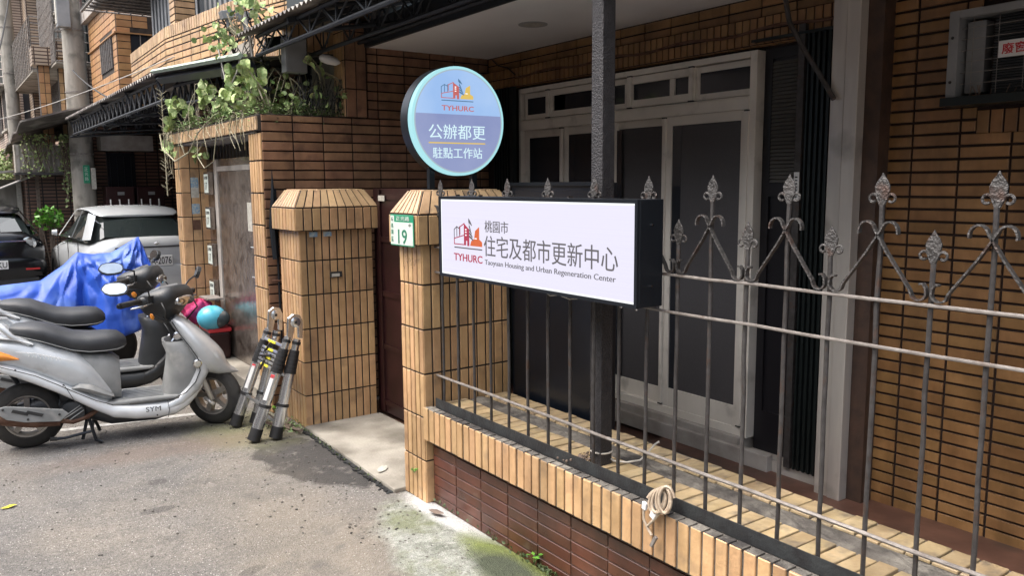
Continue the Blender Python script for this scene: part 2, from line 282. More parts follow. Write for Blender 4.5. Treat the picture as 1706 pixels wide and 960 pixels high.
# ------------------------------------------------------------------ object helpers
COL = S.collection
WM = {}
def link(o, parent=None, wm=None):
    COL.objects.link(o)
    if wm is None: wm = Matrix.Identity(4)
    if parent is not None:
        o.parent = parent; o.matrix_parent_inverse = WM[parent.name].inverted()
    o.matrix_basis = wm; WM[o.name] = wm
    return o
def tag(o, label=None, cat=None, group=None, kind=None):
    if label: o['label'] = label
    if cat: o['category'] = cat
    if group: o['group'] = group
    if kind: o['kind'] = kind
    return o
def empty(name, loc, label, cat, group=None):
    o = bpy.data.objects.new(name, None); o.empty_display_size = .1
    link(o, None, Matrix.Translation(loc)); return tag(o, label, cat, group)
class MB:
    def __init__(s): s.v = []; s.f = []
    def add(s, vs, fs):
        k = len(s.v); s.v += [tuple(v) for v in vs]; s.f += [tuple(i+k for i in f) for f in fs]; return s
    def box(s, x0, x1, y0, y1, z0, z1):
        return s.add([(x0,y0,z0),(x1,y0,z0),(x1,y1,z0),(x0,y1,z0),(x0,y0,z1),(x1,y0,z1),(x1,y1,z1),(x0,y1,z1)],
                     [(0,3,2,1),(4,5,6,7),(0,1,5,4),(1,2,6,5),(2,3,7,6),(3,0,4,7)])
    def obox(s, c, ax, ay, az):
        c = Vector(c); ax = Vector(ax); ay = Vector(ay); az = Vector(az)
        vs = [c+sx*ax+sy*ay+sz*az for sz in (-1, 1) for sx, sy in ((-1,-1),(1,-1),(1,1),(-1,1))]
        return s.add(vs, [(0,3,2,1),(4,5,6,7),(0,1,5,4),(1,2,6,5),(2,3,7,6),(3,0,4,7)])
    def tube(s, pts, r, n=8, caps=True, flat=None):
        pts = [Vector(p) for p in pts]; rs = r if isinstance(r, (list, tuple)) else [r]*len(pts)
        rings = []; nrm = None
        for i, p in enumerate(pts):
            t = (pts[min(i+1, len(pts)-1)]-pts[max(i-1, 0)]).normalized()
            if nrm is None:
                a = Vector((0, 0, 1)) if abs(t.z) < .9 else Vector((1, 0, 0)); nrm = t.cross(a).normalized()
            nrm = (nrm-t*nrm.dot(t)).normalized(); bn = t.cross(nrm)
            rings.append([p+(nrm*math.cos(2*math.pi*k/n)*rs[i]+bn*math.sin(2*math.pi*k/n)*rs[i]*(flat or 1)) for k in range(n)])
        return s.rings(rings, caps)
    def rings(s, rings, caps=True, close=True):
        n = len(rings[0]); k = len(s.v); s.v += [tuple(v) for r in rings for v in r]
        for i in range(len(rings)-1):
            for j in range(n if close else n-1):
                a = k+i*n+j; b = k+i*n+(j+1) % n; s.f.append((a, b, b+n, a+n))
        if caps:
            s.f.append(tuple(k+j for j in range(n))[::-1]); s.f.append(tuple(k+(len(rings)-1)*n+j for j in range(n)))
        return s
    def cyl(s, p0, p1, r0, r1=None, n=16): return s.tube([p0, p1], [r0, r1 if r1 is not None else r0], n)
    def lathe(s, c, axis, prof, n=24):    # prof: (offset along axis, radius)
        axis = Vector(axis).normalized(); a = Vector((0, 0, 1)) if abs(axis.z) < .9 else Vector((1, 0, 0))
        u = axis.cross(a).normalized(); v = axis.cross(u); c = Vector(c)
        return s.rings([[c+axis*o+(u*math.cos(2*math.pi*k/n)+v*math.sin(2*math.pi*k/n))*max(r, 1e-4) for k in range(n)] for o, r in prof], prof[0] != prof[-1] and min(prof[0][1], prof[-1][1]) < 1e9 and not (len(prof) > 3 and prof[0] == prof[-1]))
    def prism(s, poly, o, u, v, d):       # polygon in plane (o,u,v) extruded by vector d
        o = Vector(o); u = Vector(u); v = Vector(v); d = Vector(d); n = len(poly)
        a = [o+u*p[0]+v*p[1] for p in poly]; vs = a+[p+d for p in a]
        if u.cross(v).dot(d) > 0: fs = [tuple(range(n))[::-1], tuple(range(n, 2*n))]+[(i, (i+1) % n, n+(i+1) % n, n+i) for i in range(n)]
        else: fs = [tuple(range(n)), tuple(range(n, 2*n))[::-1]]+[(i, n+i, n+(i+1) % n, (i+1) % n) for i in range(n)]
        return s.add(vs, fs)
    def loft(s, secs, n=20, e=2.5):       # secs: (center, axis_a (half), axis_b (half)[, exponent])
        rings = []
        for sc in secs:
            c, a, b = Vector(sc[0]), Vector(sc[1]), Vector(sc[2]); ee = sc[3] if len(sc) > 3 else e; r = []
            for k in range(n):
                t = 2*math.pi*k/n; ct, st = math.cos(t), math.sin(t)
                r.append(c+a*math.copysign(abs(ct)**(2/ee), ct)+b*math.copysign(abs(st)**(2/ee), st))
            rings.append(r)
        return s.rings(rings, True)
    def xloft(s, st, y0=0, n=20, e=2.6):  # st: (x, ztop, zbot, halfwidth)
        return s.loft([((q[0], y0, (q[1]+q[2])/2), (0, q[3], 0), (0, 0, (q[1]-q[2])/2)) for q in st], n, e)
    def mesh(s, name, mt, smooth=False):
        me = bpy.data.meshes.new(name); me.from_pydata(s.v, [], s.f)
        me.materials.append(M[mt] if isinstance(mt, str) else mt)
        if smooth: me.polygons.foreach_set('use_smooth', [True]*len(me.polygons))
        me.update(); return me
    def build(s, name, mt, parent=None, smooth=False, wm=None, bevel=0, sub=0, angle=None):
        me = s.mesh(name, mt, smooth); o = bpy.data.objects.new(name, me); link(o, parent, wm)
        if smooth and angle != 0:
            import bmesh
            bm = bmesh.new(); bm.from_mesh(me); bmesh.ops.recalc_face_normals(bm, faces=bm.faces)
            for ed in bm.edges:
                if len(ed.link_faces) == 2 and ed.calc_face_angle(0) > R(angle or 45): ed.smooth = False
            bm.to_mesh(me); bm.free()
        if bevel:
            md = o.modifiers.new('bevel', 'BEVEL'); md.width = bevel; md.segments = 2; md.limit_method = 'ANGLE'
        if sub:
            md = o.modifiers.new('sub', 'SUBSURF'); md.levels = sub; md.render_levels = sub
        return o
def fn_box(name, mt, parent, x0, x1, y0, y1, z0, z1, bevel=0):
    return MB().box(min(x0,x1), max(x0,x1), min(y0,y1), max(y0,y1), min(z0,z1), max(z0,z1)).build(name, mt, parent, bevel=bevel)
def struct(o): o['kind'] = 'structure'; return o
def sphere(mb, c, r, n=12, m=8, sq=(1, 1, 1)):
    prof = [[Vector(c)+Vector((r*math.sin(math.pi*i/m)*math.cos(2*math.pi*k/n)*sq[0], r*math.sin(math.pi*i/m)*math.sin(2*math.pi*k/n)*sq[1], r*math.cos(math.pi*i/m)*sq[2])) for k in range(n)] for i in range(m+1)]
    prof[0] = [p+Vector((1e-5*k, 0, 0)) for k, p in enumerate(prof[0])]
    return mb.rings(prof, True)
FONT = bpy.data.curves.new('probe', 'FONT').font
def text(s, mt, parent, o, u, v, x0, x1, y0, y1, depth=.0015, name='lettering', keep=False, bold=0):
    """text fitted to the rectangle x0..x1, y0..y1 of the plane (o,u,v)"""
    cu = bpy.data.curves.new('txt', 'FONT'); cu.body = s; cu.size = 1; cu.resolution_u = 3; cu.offset = bold
    cu.extrude = .0001
    ob = bpy.data.objects.new('txt', cu); COL.objects.link(ob)
    bpy.context.view_layer.update()
    dg = bpy.context.evaluated_depsgraph_get(); me = bpy.data.meshes.new_from_object(ob.evaluated_get(dg))
    COL.objects.unlink(ob); bpy.data.objects.remove(ob)
    co = np.empty(len(me.vertices)*3, np.float32); me.vertices.foreach_get('co', co); co = co.reshape(-1, 3)
    mn = co.min(0); mx = co.max(0); sx = (x1-x0)/(mx[0]-mn[0]); sy = (y1-y0)/(mx[1]-mn[1])
    o = np.array(o); u = np.array(u, float); v = np.array(v, float); nn = np.cross(u, v)
    zz = np.where(co[:, 2:3] > 0, depth, 0)
    new = o+u*((co[:, 0:1]-mn[0])*sx+x0)+v*((co[:, 1:2]-mn[1])*sy+y0)+nn*zz
    me.vertices.foreach_set('co', new.astype(np.float32).ravel()); me.materials.clear(); me.materials.append(M[mt]); me.update()
    ob = bpy.data.objects.new(name, me); return link(ob, parent)
# ------------------------------------------------------------------ tile fields
TILES = {}          # thing name -> list of specs
TMESH = {}
def tile_mesh(w_, h_, d, mt, b=.0022):
    key = (round(w_, 3), round(h_, 3), round(d, 4), mt)
    if key not in TMESH:
        w2, h2 = w_/2, h_/2; b = min(b, w2*.4, h2*.4)
        lo = [(-w2,-h2,0),(w2,-h2,0),(w2,h2,0),(-w2,h2,0)]; mid = [(x, y, d-b) for x, y, _ in lo]
        top = [(x-math.copysign(b, x), y-math.copysign(b, y), d) for x, y, _ in lo]
        mb = MB(); mb.add(lo+mid+top, [(0,1,5,4),(1,2,6,5),(2,3,7,6),(3,0,4,7),(4,5,9,8),(5,6,10,9),(6,7,11,10),(7,4,8,11),(8,9,10,11)])
        TMESH[key] = mb.mesh('tile', mt)
    return TMESH[key]
def put_tile(thing, parent, c, u, v, n, w_, h_, d, mt, jit=.0012):
    TILES.setdefault(thing.name, []).append(('t', parent, Vector(c), Vector(u), Vector(v), Vector(n), w_, h_, d, mt, jit))
def field(thing, parent, o, u, v, W, H, tw, th, gap, mt, d=.008, holes=(), n=None, jit=.0012, u_off=0, v_off=0, skip=0):
    o = Vector(o); u = Vector(u); v = Vector(v); n = Vector(n) if n else u.cross(v)
    i = 0; x = -u_off
    cols = []
    while x < W-.006:
        a, b = max(x, 0)+gap/2, min(x+tw+gap, W)-gap/2
        if b-a > .012: cols.append((a, b))
        x += tw+gap
    y = -v_off; rows = []
    while y < H-.006:
        a, b = max(y, 0)+gap/2, min(y+th+gap, H)-gap/2
        if b-a > .010: rows.append((a, b))
        y += th+gap
    for (a, b) in cols:
        for (c, e) in rows:
            parts = [(a, b, c, e)]
            for (hx0, hx1, hy0, hy1) in holes:
                new = []
                for (a_, b_, c_, e_) in parts:
                    if b_ <= hx0+.001 or a_ >= hx1-.001 or e_ <= hy0+.001 or c_ >= hy1-.001: new.append((a_, b_, c_, e_)); continue
                    if a_ < hx0-.02 and (hx0-a_) > .03: new.append((a_, hx0, c_, e_))
                    if b_ > hx1+.02 and (b_-hx1) > .03: new.append((hx1, b_, c_, e_))
                parts = new
            for (a_, b_, c_, e_) in parts:
                if skip and random.random() < skip: continue
                put_tile(thing, parent, o+u*(a_+b_)/2+v*(c_+e_)/2, u, v, n, b_-a_, e_-c_, d, mt, jit)
def quad_tiles(thing, parent, p00, p10, p11, p01, count, gap, mt, d=.008):
    """tiles as strips between the bottom edge p00-p10 and the top edge p01-p11"""
    p00, p10, p11, p01 = map(Vector, (p00, p10, p11, p01)); nn = (p10-p00).cross(p01-p00).normalized()
    g = gap/(p10-p00).length/2; gt = min(.4/count, gap/max((p11-p01).length, .02)/2)
    for i in range(count):
        a, b = i/count, (i+1)/count
        q = [p00.lerp(p10, a+g), p00.lerp(p10, b-g), p01.lerp(p11, b-gt), p01.lerp(p11, a+gt)]
        dn = (q[3]-q[0]).normalized()*.004; q[0] += dn; q[1] += dn; q[2] -= dn; q[3] -= dn
        TILES.setdefault(thing.name, []).append(('q', parent, q, nn, d, mt))
def flush_tiles():
    for tn, specs in TILES.items():
        def size(s):
            if s[0] == 't':
                _, _, c, u, v, n, w_, h_, d, mt, j = s; pts = [c-u*w_/2-v*h_/2, c+u*w_/2-v*h_/2, c+u*w_/2+v*h_/2, c-u*w_/2+v*h_/2]; n_ = n
            else: pts = s[2]; n_ = s[3]
            c = sum(pts, Vector())/4
            if (c-CAM).dot(n_) > 0: return 0
            q = [project(p) for p in pts]
            if any(p is None for p in q): return 0
            if max(p[0] for p in q) < 0 or min(p[0] for p in q) > 1706 or max(p[1] for p in q) < 0 or min(p[1] for p in q) > 960: return 0
            ar = abs(sum(q[i][0]*q[(i+1) % 4][1]-q[(i+1) % 4][0]*q[i][1] for i in range(4)))/2
            return ar
        sized = sorted(((size(s), i) for i, s in enumerate(specs)), reverse=True)
        rest = {}
        for k, (a, i) in enumerate(sized):
            s = specs[i]
            if k < 296 and a > 55:
                if s[0] == 't':
                    _, par, c, u, v, n, w_, h_, d, mt, j = s
                    mtx = Matrix((u, v, n)).transposed().to_4x4(); mtx.translation = c+n*random.uniform(-j, j)
                    mtx = mtx @ Matrix.Rotation(random.gauss(0, j*2), 4, 'Y') @ Matrix.Rotation(random.gauss(0, j*2), 4, 'Z')
                    link(bpy.data.objects.new('tile', tile_mesh(w_, h_, d, mt)), par, mtx)
                else:
                    _, par, q, nn, d, mt = s; c = sum(q, Vector())/4
                    mb = MB(); mb.add([p-c for p in q]+[p-c+nn*d for p in q], [(0,1,5,4),(1,2,6,5),(2,3,7,6),(3,0,4,7),(4,5,6,7)])
                    link(bpy.data.objects.new('tile', mb.mesh('tile', mt)), par, Matrix.Translation(c))
            else: rest.setdefault((s[1].name, s[-1] if s[0] == 'q' else s[9]), []).append(s)
        for (pn, mt), ss in rest.items():
            mb = MB()
            for s in ss:
                if s[0] == 't':
                    _, par, c, u, v, n, w_, h_, d, mt_, j = s; me = tile_mesh(w_, h_, d, mt_); c = c+n*random.uniform(-j, j)
                    mb.add([c+u*p.co.x+v*p.co.y+n*p.co.z for p in me.vertices], [tuple(f.vertices) for f in me.polygons])
                else:
                    _, par, q, nn, d, mt_ = s; mb.add(q+[p+nn*d for p in q], [(0,1,5,4),(1,2,6,5),(2,3,7,6),(3,0,4,7),(4,5,6,7)])
            o = mb.build('tile', mt, ss[0][1]); o['kind'] = 'stuff'
X_, Y_, Z_ = Vector((1, 0, 0)), Vector((0, 1, 0)), Vector((0, 0, 1))
nX, nY = -X_, -Y_
# ================================================================== GROUND
def sheet(name, x0, x1, y0, y1, z, mt):
    return struct(MB().add([(x0,y0,z),(x1,y0,z),(x1,y1,z),(x0,y1,z)], [(0,1,2,3)]).build(name, mt))
sheet('road', -40, 40, -30, 90, 0, 'asphalt')
# cast entry slab between the two gate pillars
struct(MB().prism([(2.0,3.99),(2.64,3.99),(2.64,5.466),(2.045,5.466),(2.02,4.7)], (0,0,.001), X_, Y_, (0,0,.027)).build('entry_pavement', 'concrete', bevel=.006))
struct(MB().prism([(2.02,6.12),(2.30,6.12),(2.30,8.6),(2.12,8.9),(2.07,7.5)], (0,0,.001), X_, Y_, (0,0,.095)).build('door_step', 'concrete', bevel=.008))
# mossy concrete apron: low domed sheet with uneven edge
def apron():
    poly = [(2.12,3.74),(2.07,4.0),(2.02,4.10),(1.88,4.13),(1.70,4.10),(1.52,3.95),(1.40,3.6),(1.36,3.3),(1.34,3.0),(1.33,2.6),(1.34,2.2),(1.36,1.6),(1.4,.3),(2.12,.3)]
    pts = []
    for i, p in enumerate(poly):
        q = poly[(i+1) % len(poly)]
        for k in range(5):
            t = k/5; x = p[0]*(1-t)+q[0]*t; y = p[1]*(1-t)+q[1]*t
            if x < 2.09: x += random.uniform(-.012, .012); y += random.uniform(-.012, .012)
            pts.append((x, y))
    c = (1.85, 2.5); mb = MB(); rings = []
    for s, z in ((1, .0015), (.93, .0045), (.86, .012), (.78, .018), (.6, .022), (.3, .024), (.02, .024)):
        rings.append([(c[0]+(x-c[0])*s, c[1]+(y-c[1])*s, z+random.uniform(-.0015, .0015)*(s < .9)) for x, y in pts])
    mb.rings(rings, False); return struct(mb.build('concrete_apron', 'apron_conc', smooth=True, angle=80))
apron()
mb = MB(); pts = [(.3, 6.55), (.72, 6.49), (1.1, 6.43), (1.53, 6.36), (1.62, 6.35)]
for (a, b) in zip(pts, pts[1:]): mb.add([(a[0], a[1]-.035, .004), (b[0], b[1]-.035, .004), (b[0], b[1]+.035, .004), (a[0], a[1]+.035, .004)], [(0,1,2,3)])
struct(mb.build('road_line', 'line_paint'))
sheet('porch_floor', 2.64, 4.3, -2, 5.9, .004, 'porch_tile')
struct(fn_box('porch_pavement', 'porch_tile', None, 2.45, 4.02, -2, 3.745, .006, .03))
# loose grit, dry leaves
mb = MB()
for i in range(900):
    x = random.uniform(.2, 2.0); y = random.uniform(2.2, 6.6); s = random.uniform(.002, .006)
    if random.random() < .5: x = random.gauss(1.75, .2)
    if x > 1.98: continue
    mb.obox((x, y, s*.4+(.02 if x > 1.55 and y < 3.9 else 0)), (s*random.uniform(.5,1), s*.3, 0), (-s*.3, s*random.uniform(.5,1), 0), (0, 0, s*.5))
tag(mb.build('grit', 'mortar'), 'pale grit and chips scattered over the asphalt', 'grit', kind='stuff')
def fallen_leaf(x, y, z, s, rot, mt, label):
    mb = MB(); n = 10; vs = [(0, 0, .006)]
    for k in range(n):
        t = 2*math.pi*k/n; r = s*(1 if k % 5 else 1.25); vs.append((math.cos(t)*r, math.sin(t)*r*.5, .002+.006*abs(math.sin(t*1.5))))
    mb.add(vs, [(0, 1+k, 1+(k+1) % n) for k in range(n)])
    o = mb.build('fallen_leaf', mt, wm=Matrix.Translation((x, y, z)) @ Matrix.Rotation(rot, 4, 'Z')); tag(o, label, 'leaf')
# weedy crack along the edge of the slab
mb = MB(); lf = MB()
for i in range(420):
    t = random.random(); x = 2.045-.045*t+random.gauss(0, .010); y = 5.45-1.45*t; s = random.uniform(.004, .012)
    mb.obox((x-.012, y, .004), (s, s*.4, 0), (-s*.3, s*.8, 0), (0, 0, s*.5))
for i in range(70):
    t = random.random()**1.8; x = 2.03-.05*t+random.gauss(0, .012); y = 5.45-1.45*t; s = random.uniform(.004, .010); a = random.uniform(0, 6.28)
    lf.add([(x+s*math.cos(a), y+s*math.sin(a), .02), (x-s*.5*math.sin(a), y+s*.5*math.cos(a), .008), (x-s*math.cos(a), y-s*math.sin(a), .012), (x+s*.5*math.sin(a), y-s*.5*math.cos(a), .022)], [(0,1,2,3)])
for i in range(260):
    y = random.choice((random.uniform(1.5, 3.72), random.gauss(2.75, .12), random.gauss(2.2, .1))); x = 2.115-abs(random.gauss(0, .018)); s = random.uniform(.003, .011); a = random.uniform(0, 6.28)
    lf.add([(x+s*math.cos(a), y+s*math.sin(a), .035), (x-s*.5*math.sin(a), y+s*.5*math.cos(a), .024), (x-s*math.cos(a), y-s*math.sin(a), .028), (x+s*.5*math.sin(a), y-s*.5*math.cos(a), .038)], [(0,1,2,3)])
tag(mb.build('crack_dirt', 'iron_band'), 'dark dirt packed in the crack along the entry slab edge', 'dirt', kind='stuff')
tag(lf.build('ground_moss', 'leaf_dark'), 'tiny moss and weeds along the slab crack and the wall foot', 'moss', kind='stuff')
fallen_leaf(.20, 5.07, .004, .035, .3, 'yellow', 'yellow fallen leaf lying alone on the asphalt at the left edge')
fallen_leaf(2.09, 4.32, .030, .055, .8, 'paper', 'dry beige leaf on the entry slab between the pillars')
fallen_leaf(2.02, 3.55, .034, .045, 1.9, 'vine_dry', 'brown curled leaf at the foot of the numbered gate pillar')
# ================================================================== GATE PILLARS
def pillar(x0, x1, y0, y1, label, nwide, nnar, side_tiles=True):
    t = empty('gate_pillar', ((x0+x1)/2, (y0+y1)/2, 0), label, 'pillar', 'tiled gate pillars')
    e = .008
    sh = MB().box(x0+e, x1-e, y0+e, y1-e, .0, 1.432).build('shaft', 'grout', t)
    H = 1.44; pw = (x1-x0)/nwide; pn = (y1-y0)/nnar; g = .0105
    field(t, sh, (x0, y0+e, 0), X_, Z_, x1-x0, H, pw-g, .2325, g, 'tile_tan', n=nY)            # faces the camera
    field(t, sh, (x0+e, y1, 0), nY, Z_, y1-y0, H, pn-g, .2325, g, 'tile_tan', n=nX)            # faces the street
    field(t, sh, (x1, y1-e, 0), nX, Z_, x1-x0, H, pw-g, .2325, g, 'tile_tan', n=Y_)
    o_ = .04; a0, a1, b0, b1 = x0-o_, x1+o_, y0-o_, y1+o_; cap = MB()
    zb, zm, zt, ins = 1.428, 1.59, 1.712, .085
    cap.box(a0+e, a1-e, b0+e, b1-e, zb, zm)
    lo = [(a0+e,b0+e,zm),(a1-e,b0+e,zm),(a1-e,b1-e,zm),(a0+e,b1-e,zm)]; hi = [(a0+ins,b0+ins,zt),(a1-ins,b0+ins,zt),(a1-ins,b1-ins,zt),(a0+ins,b1-ins,zt)]
    cap.add(lo+hi, [(4,5,6,7),(0,1,5,4),(1,2,6,5),(2,3,7,6),(3,0,4,7)])
    cp = cap.build('cap', 'grout', t)
    n1 = nwide; n2 = nnar+1
    field(t, cp, (a0, b0+e, zb), X_, Z_, a1-a0, zm-zb, (a1-a0)/n1-g, zm-zb-.004, g, 'tile_tan', n=nY)
    field(t, cp, (a0+e, b1, zb), nY, Z_, b1-b0, zm-zb, (b1-b0)/n2-g, zm-zb-.004, g, 'tile_tan', n=nX)
    quad_tiles(t, cp, lo[0], lo[1], hi[1], hi[0], n1, g, 'tile_cap'); quad_tiles(t, cp, lo[3], lo[0], hi[0], hi[3], n2, g, 'tile_cap')
    quad_tiles(t, cp, lo[1], lo[2], hi[2], hi[1], n2, g, 'tile_cap')
    w_, h_ = (a1-a0-2*ins), (b1-b0-2*ins)
    field(t, cp, (a0+ins, b0+ins, zt), X_, Y_, w_, h_, .05, h_, g, 'tile_cap', d=.006)
    return t
P1 = pillar(2.057, 2.62, 5.467, 5.86, 'square pillar of tan upright tiles with chamfered cap, beside the leaning ladder', 10, 7)
P2 = pillar(2.075, 2.65, 3.75, 4.0, 'narrow tan tiled gate pillar carrying the green number 19 plate', 10, 5)
# mail slot and stickers on the first pillar
m_ = fn_box('mail_slot', 'text_dark', P1, 2.275, 2.365, 5.455, 5.468, 1.088, 1.128)
fn_box('sticker', 'paper', P1, 2.285, 2.345, 5.452, 5.4545, 1.093, 1.115)
for x in (2.13, 2.235):
    fn_box('sticker', 'blue_paper', P1, x, x+.06, 5.4555, 5.4575, 1.385, 1.42)
mb = MB(); random.seed(3)
for i in range(34):
    y = 3.94-.0055*i; z = 1.325+random.uniform(-.035, .03); l = random.uniform(.004, .014)
    if i % 2: mb.box(2.0655, 2.0665, y-.0012, y, z, z+l)
    else: mb.box(2.0655, 2.0665, y-l, y, z, z+.0015)
mb.build('scribble', 'text_dark', P2)
# ================================================================== RED GATE
g = empty('entrance_gate', (2.66, 4.73, 0), 'dark maroon steel gate closed between the two tan pillars', 'gate')
fn_box('gate_leaf', 'maroon', g, 2.66, 2.70, 4.01, 4.735, .04, 1.72)
fn_box('gate_leaf', 'maroon', g, 2.66, 2.70, 4.745, 5.52, .04, 1.72)
for y in (4.05, 4.70, 4.78, 5.42):
    fn_box('gate_stile', 'maroon', g, 2.645, 2.66, y-.03, y+.03, .05, 1.71)
for z in (.12, .55, .95, 1.35, 1.66): fn_box('gate_rail', 'maroon', g, 2.650, 2.66, 4.0, 5.46, z-.02, z+.02)
fn_box('sticker', 'paper', g, 2.640, 2.643, 5.30, 5.40, 1.63, 1.67)
# ================================================================== LOW WALL
LW = empty('garden_wall', (2.25, 2.0, 0), 'low garden wall under the iron fence, maroon tiles below a sill of tan tiles', 'wall')
YE = -.6
base = MB().box(2.125, 2.40, YE, 3.742, 0, .40).build('wall_base', 'grout_base', LW)
field(LW, base, (2.125, 3.742, 0), nY, Z_, 3.742-YE, .40, .230, .0495, .0058, 'tile_red', n=nX, v_off=.0, d=.006)
sill = MB().box(2.068, 2.62, YE, 3.742, .372, .548).build('sill', 'joint_grey', LW)
field(LW, sill, (2.068, 3.742, .372), nY, Z_, 3.742-YE, .188, (.0465), .182, .011, 'tile_tan', n=nX, d=.009, jit=.0022)
# raised mortar edge and rows of tiles lying on top
mb = MB(); y = 3.74
while y > YE:
    mb.box(2.062, 2.108, y-.053, y-.005, .548, .5545+random.uniform(-.001, .002)); y -= .0575
mb.build('edge_mortar', 'mortar', sill, bevel=.001)
field(LW, sill, (2.158, YE, .548), X_, Y_, .175, 3.742-YE, .170, .062, .0085, 'tile_sill', n=Z_, d=.014, jit=.0022)
field(LW, sill, (2.455, YE, .548), X_, Y_, .165, 3.742-YE, .145, .078, .008, 'tile_sill', n=Z_, d=.010, jit=.004)
mb = MB(); n = 90
rows = [[(2.34+j*.0235, YE+(3.74-YE)*i/n, .5485+random.uniform(0, .011)*(1 if 0 < j < 5 else .2)) for j in range(6)] for i in range(n+1)]
mb.rings(rows, False, False); mb.build('mortar_bed', 'mortar', sill)
# ================================================================== IRON FENCE
FX = 2.17
F = empty('iron_fence', (FX, 1.7, .56), 'wrought iron fence with spearhead finials and scrolls on the low garden wall', 'fence')
MB().box(2.116, 2.121, YE, 3.70, .552, .606).box(2.121, 2.150, YE, 3.70, .552, .557).build('base_band', 'iron_band', F)
def rail(z, r, y1=3.76, mt='iron_pale'):
    MB().tube([(FX-.012, y, z+random.uniform(-.002, .002)) for y in np.linspace(YE, y1, 24)], r, 8).build('rail', mt, F, smooth=True)
rail(1.416, .0056); rail(1.281, .0056); rail(.717, .0072)
def leaf_finial(parent, y, z, s):
    prof = [(0, .095), (.006, .083), (.016, .070), (.0225, .055), (.021, .040), (.012, .027), (.007, .018), (.007, 0), (-.007, 0), (-.007, .018), (-.012, .027), (-.021, .040), (-.0225, .055), (-.016, .070), (-.006, .083)]
    f = MB().prism([(a*s, b*s) for a, b in prof], (FX-.003, y, z), Y_, Z_, (.006, 0, 0)).build('finial', 'iron_mid', parent, bevel=.0015)
    for sg in (-1, 1):
        pts = []
        for k in range(13):
            t = k/12; a = math.pi*1.0-t*math.pi*1.75; r = .0135*s*(1-.3*t)
            pts.append((FX, y+sg*(.0265*s+r*math.cos(a)), z+.022*s+r*math.sin(a)))
        pts = [(FX, y+sg*.005, z+.004)]+pts
        MB().tube(pts, .0042*s, 6).build('scroll', 'iron_mid', f, smooth=True)
ys = [0.954+.1525*k for k in range(-8, 19)]
for k, y in enumerate(ys):
    tall = (k-8) % 2 == 0
    if y > 3.72 or y < YE+.1: continue
    top = 1.682 if tall else 1.53
    r = .0074
    b = MB().tube([(FX+random.uniform(-.0015, .0015), y+random.uniform(-.0015, .0015), z) for z in np.linspace(.55, top, 9)], r, 8).build('bar', 'iron', F, smooth=True)
    leaf_finial(b, y, top-.004, 1.0 if tall else .98)
    if tall:
        for sg in (-1, 1):
            # strip: curl beside the tall bar, across it, down to the short bar, curl up
            pts = []
            for q in np.linspace(0, math.pi, 9): pts.append((y-sg*(.034+.024*math.cos(math.pi-q)*-1), 1.612+.026*math.sin(q)))
            pts = [(y-sg*(.034+.024*math.cos(q)), 1.608+.028*math.sin(q)) for q in np.linspace(-.25, math.pi*.92, 10)]
            pts += [(y+sg*.004, 1.592), (y+sg*.03, 1.550), (y+sg*.075, 1.487), (y+sg*.100, 1.452)]
            pts += [(y+sg*(.124+.022*math.sin(a)), 1.448-.022*math.cos(a)) for a in np.linspace(-.9, 1.3, 7)]
            pts += [(y+sg*.1435, 1.462), (y+sg*.135, 1.473), (y+sg*.126, 1.471)]
            mb = MB(); P = [Vector((FX-.011, a, b_)) for a, b_ in pts]; rg = []
            for i, p in enumerate(P):
                t = (P[min(i+1, len(P)-1)]-P[max(i-1, 0)]).normalized(); nn = t.cross(X_).normalized()
                rg.append([p+nn*.0026+X_*.008, p+nn*.0026-X_*.008, p-nn*.0026-X_*.008, p-nn*.0026+X_*.008])
            mb.rings(rg).build('scroll', 'iron_mid', F)
# ================================================================== WALL LIGHTBOX SIGN
SX, S0, S1, SZ0, SZ1 = 2.0, 2.058, 3.432, 1.303, 1.690
sg = empty('lightbox_sign', (SX+.06, (S0+S1)/2, SZ0), 'long white lit lightbox sign in a black case hung on the fence', 'sign')
MB().box(SX+.012, SX+.130, S0, S1, SZ0, SZ1).build('case', 'black_metal', sg, bevel=.003)
fr = .014
mb = MB().box(SX, SX+.012, S0, S1, SZ1-fr, SZ1).box(SX, SX+.012, S0, S1, SZ0, SZ0+fr).box(SX, SX+.012, S0, S0+fr, SZ0+fr, SZ1-fr).box(SX, SX+.012, S1-fr, S1, SZ0+fr, SZ1-fr)
mb.build('frame', 'black_metal', sg)
pan = fn_box('lit_panel', 'lit_white', sg, SX+.006, SX+.011, S0+fr+.007, S1-fr-.007, SZ0+fr+.007, SZ1-fr-.007)
mb = MB(); a0, a1, b0, b1 = S0+fr, S1-fr, SZ0+fr, SZ1-fr; q = .007
mb.box(SX+.0065, SX+.0115, a0, a1, b1-q, b1).box(SX+.0065, SX+.0115, a0, a1, b0, b0+q).box(SX+.0065, SX+.0115, a0, a0+q, b0+q, b1-q).box(SX+.0065, SX+.0115, a1-q, a1, b0+q, b1-q)
mb.build('lit_edge', 'lit_edge', sg)
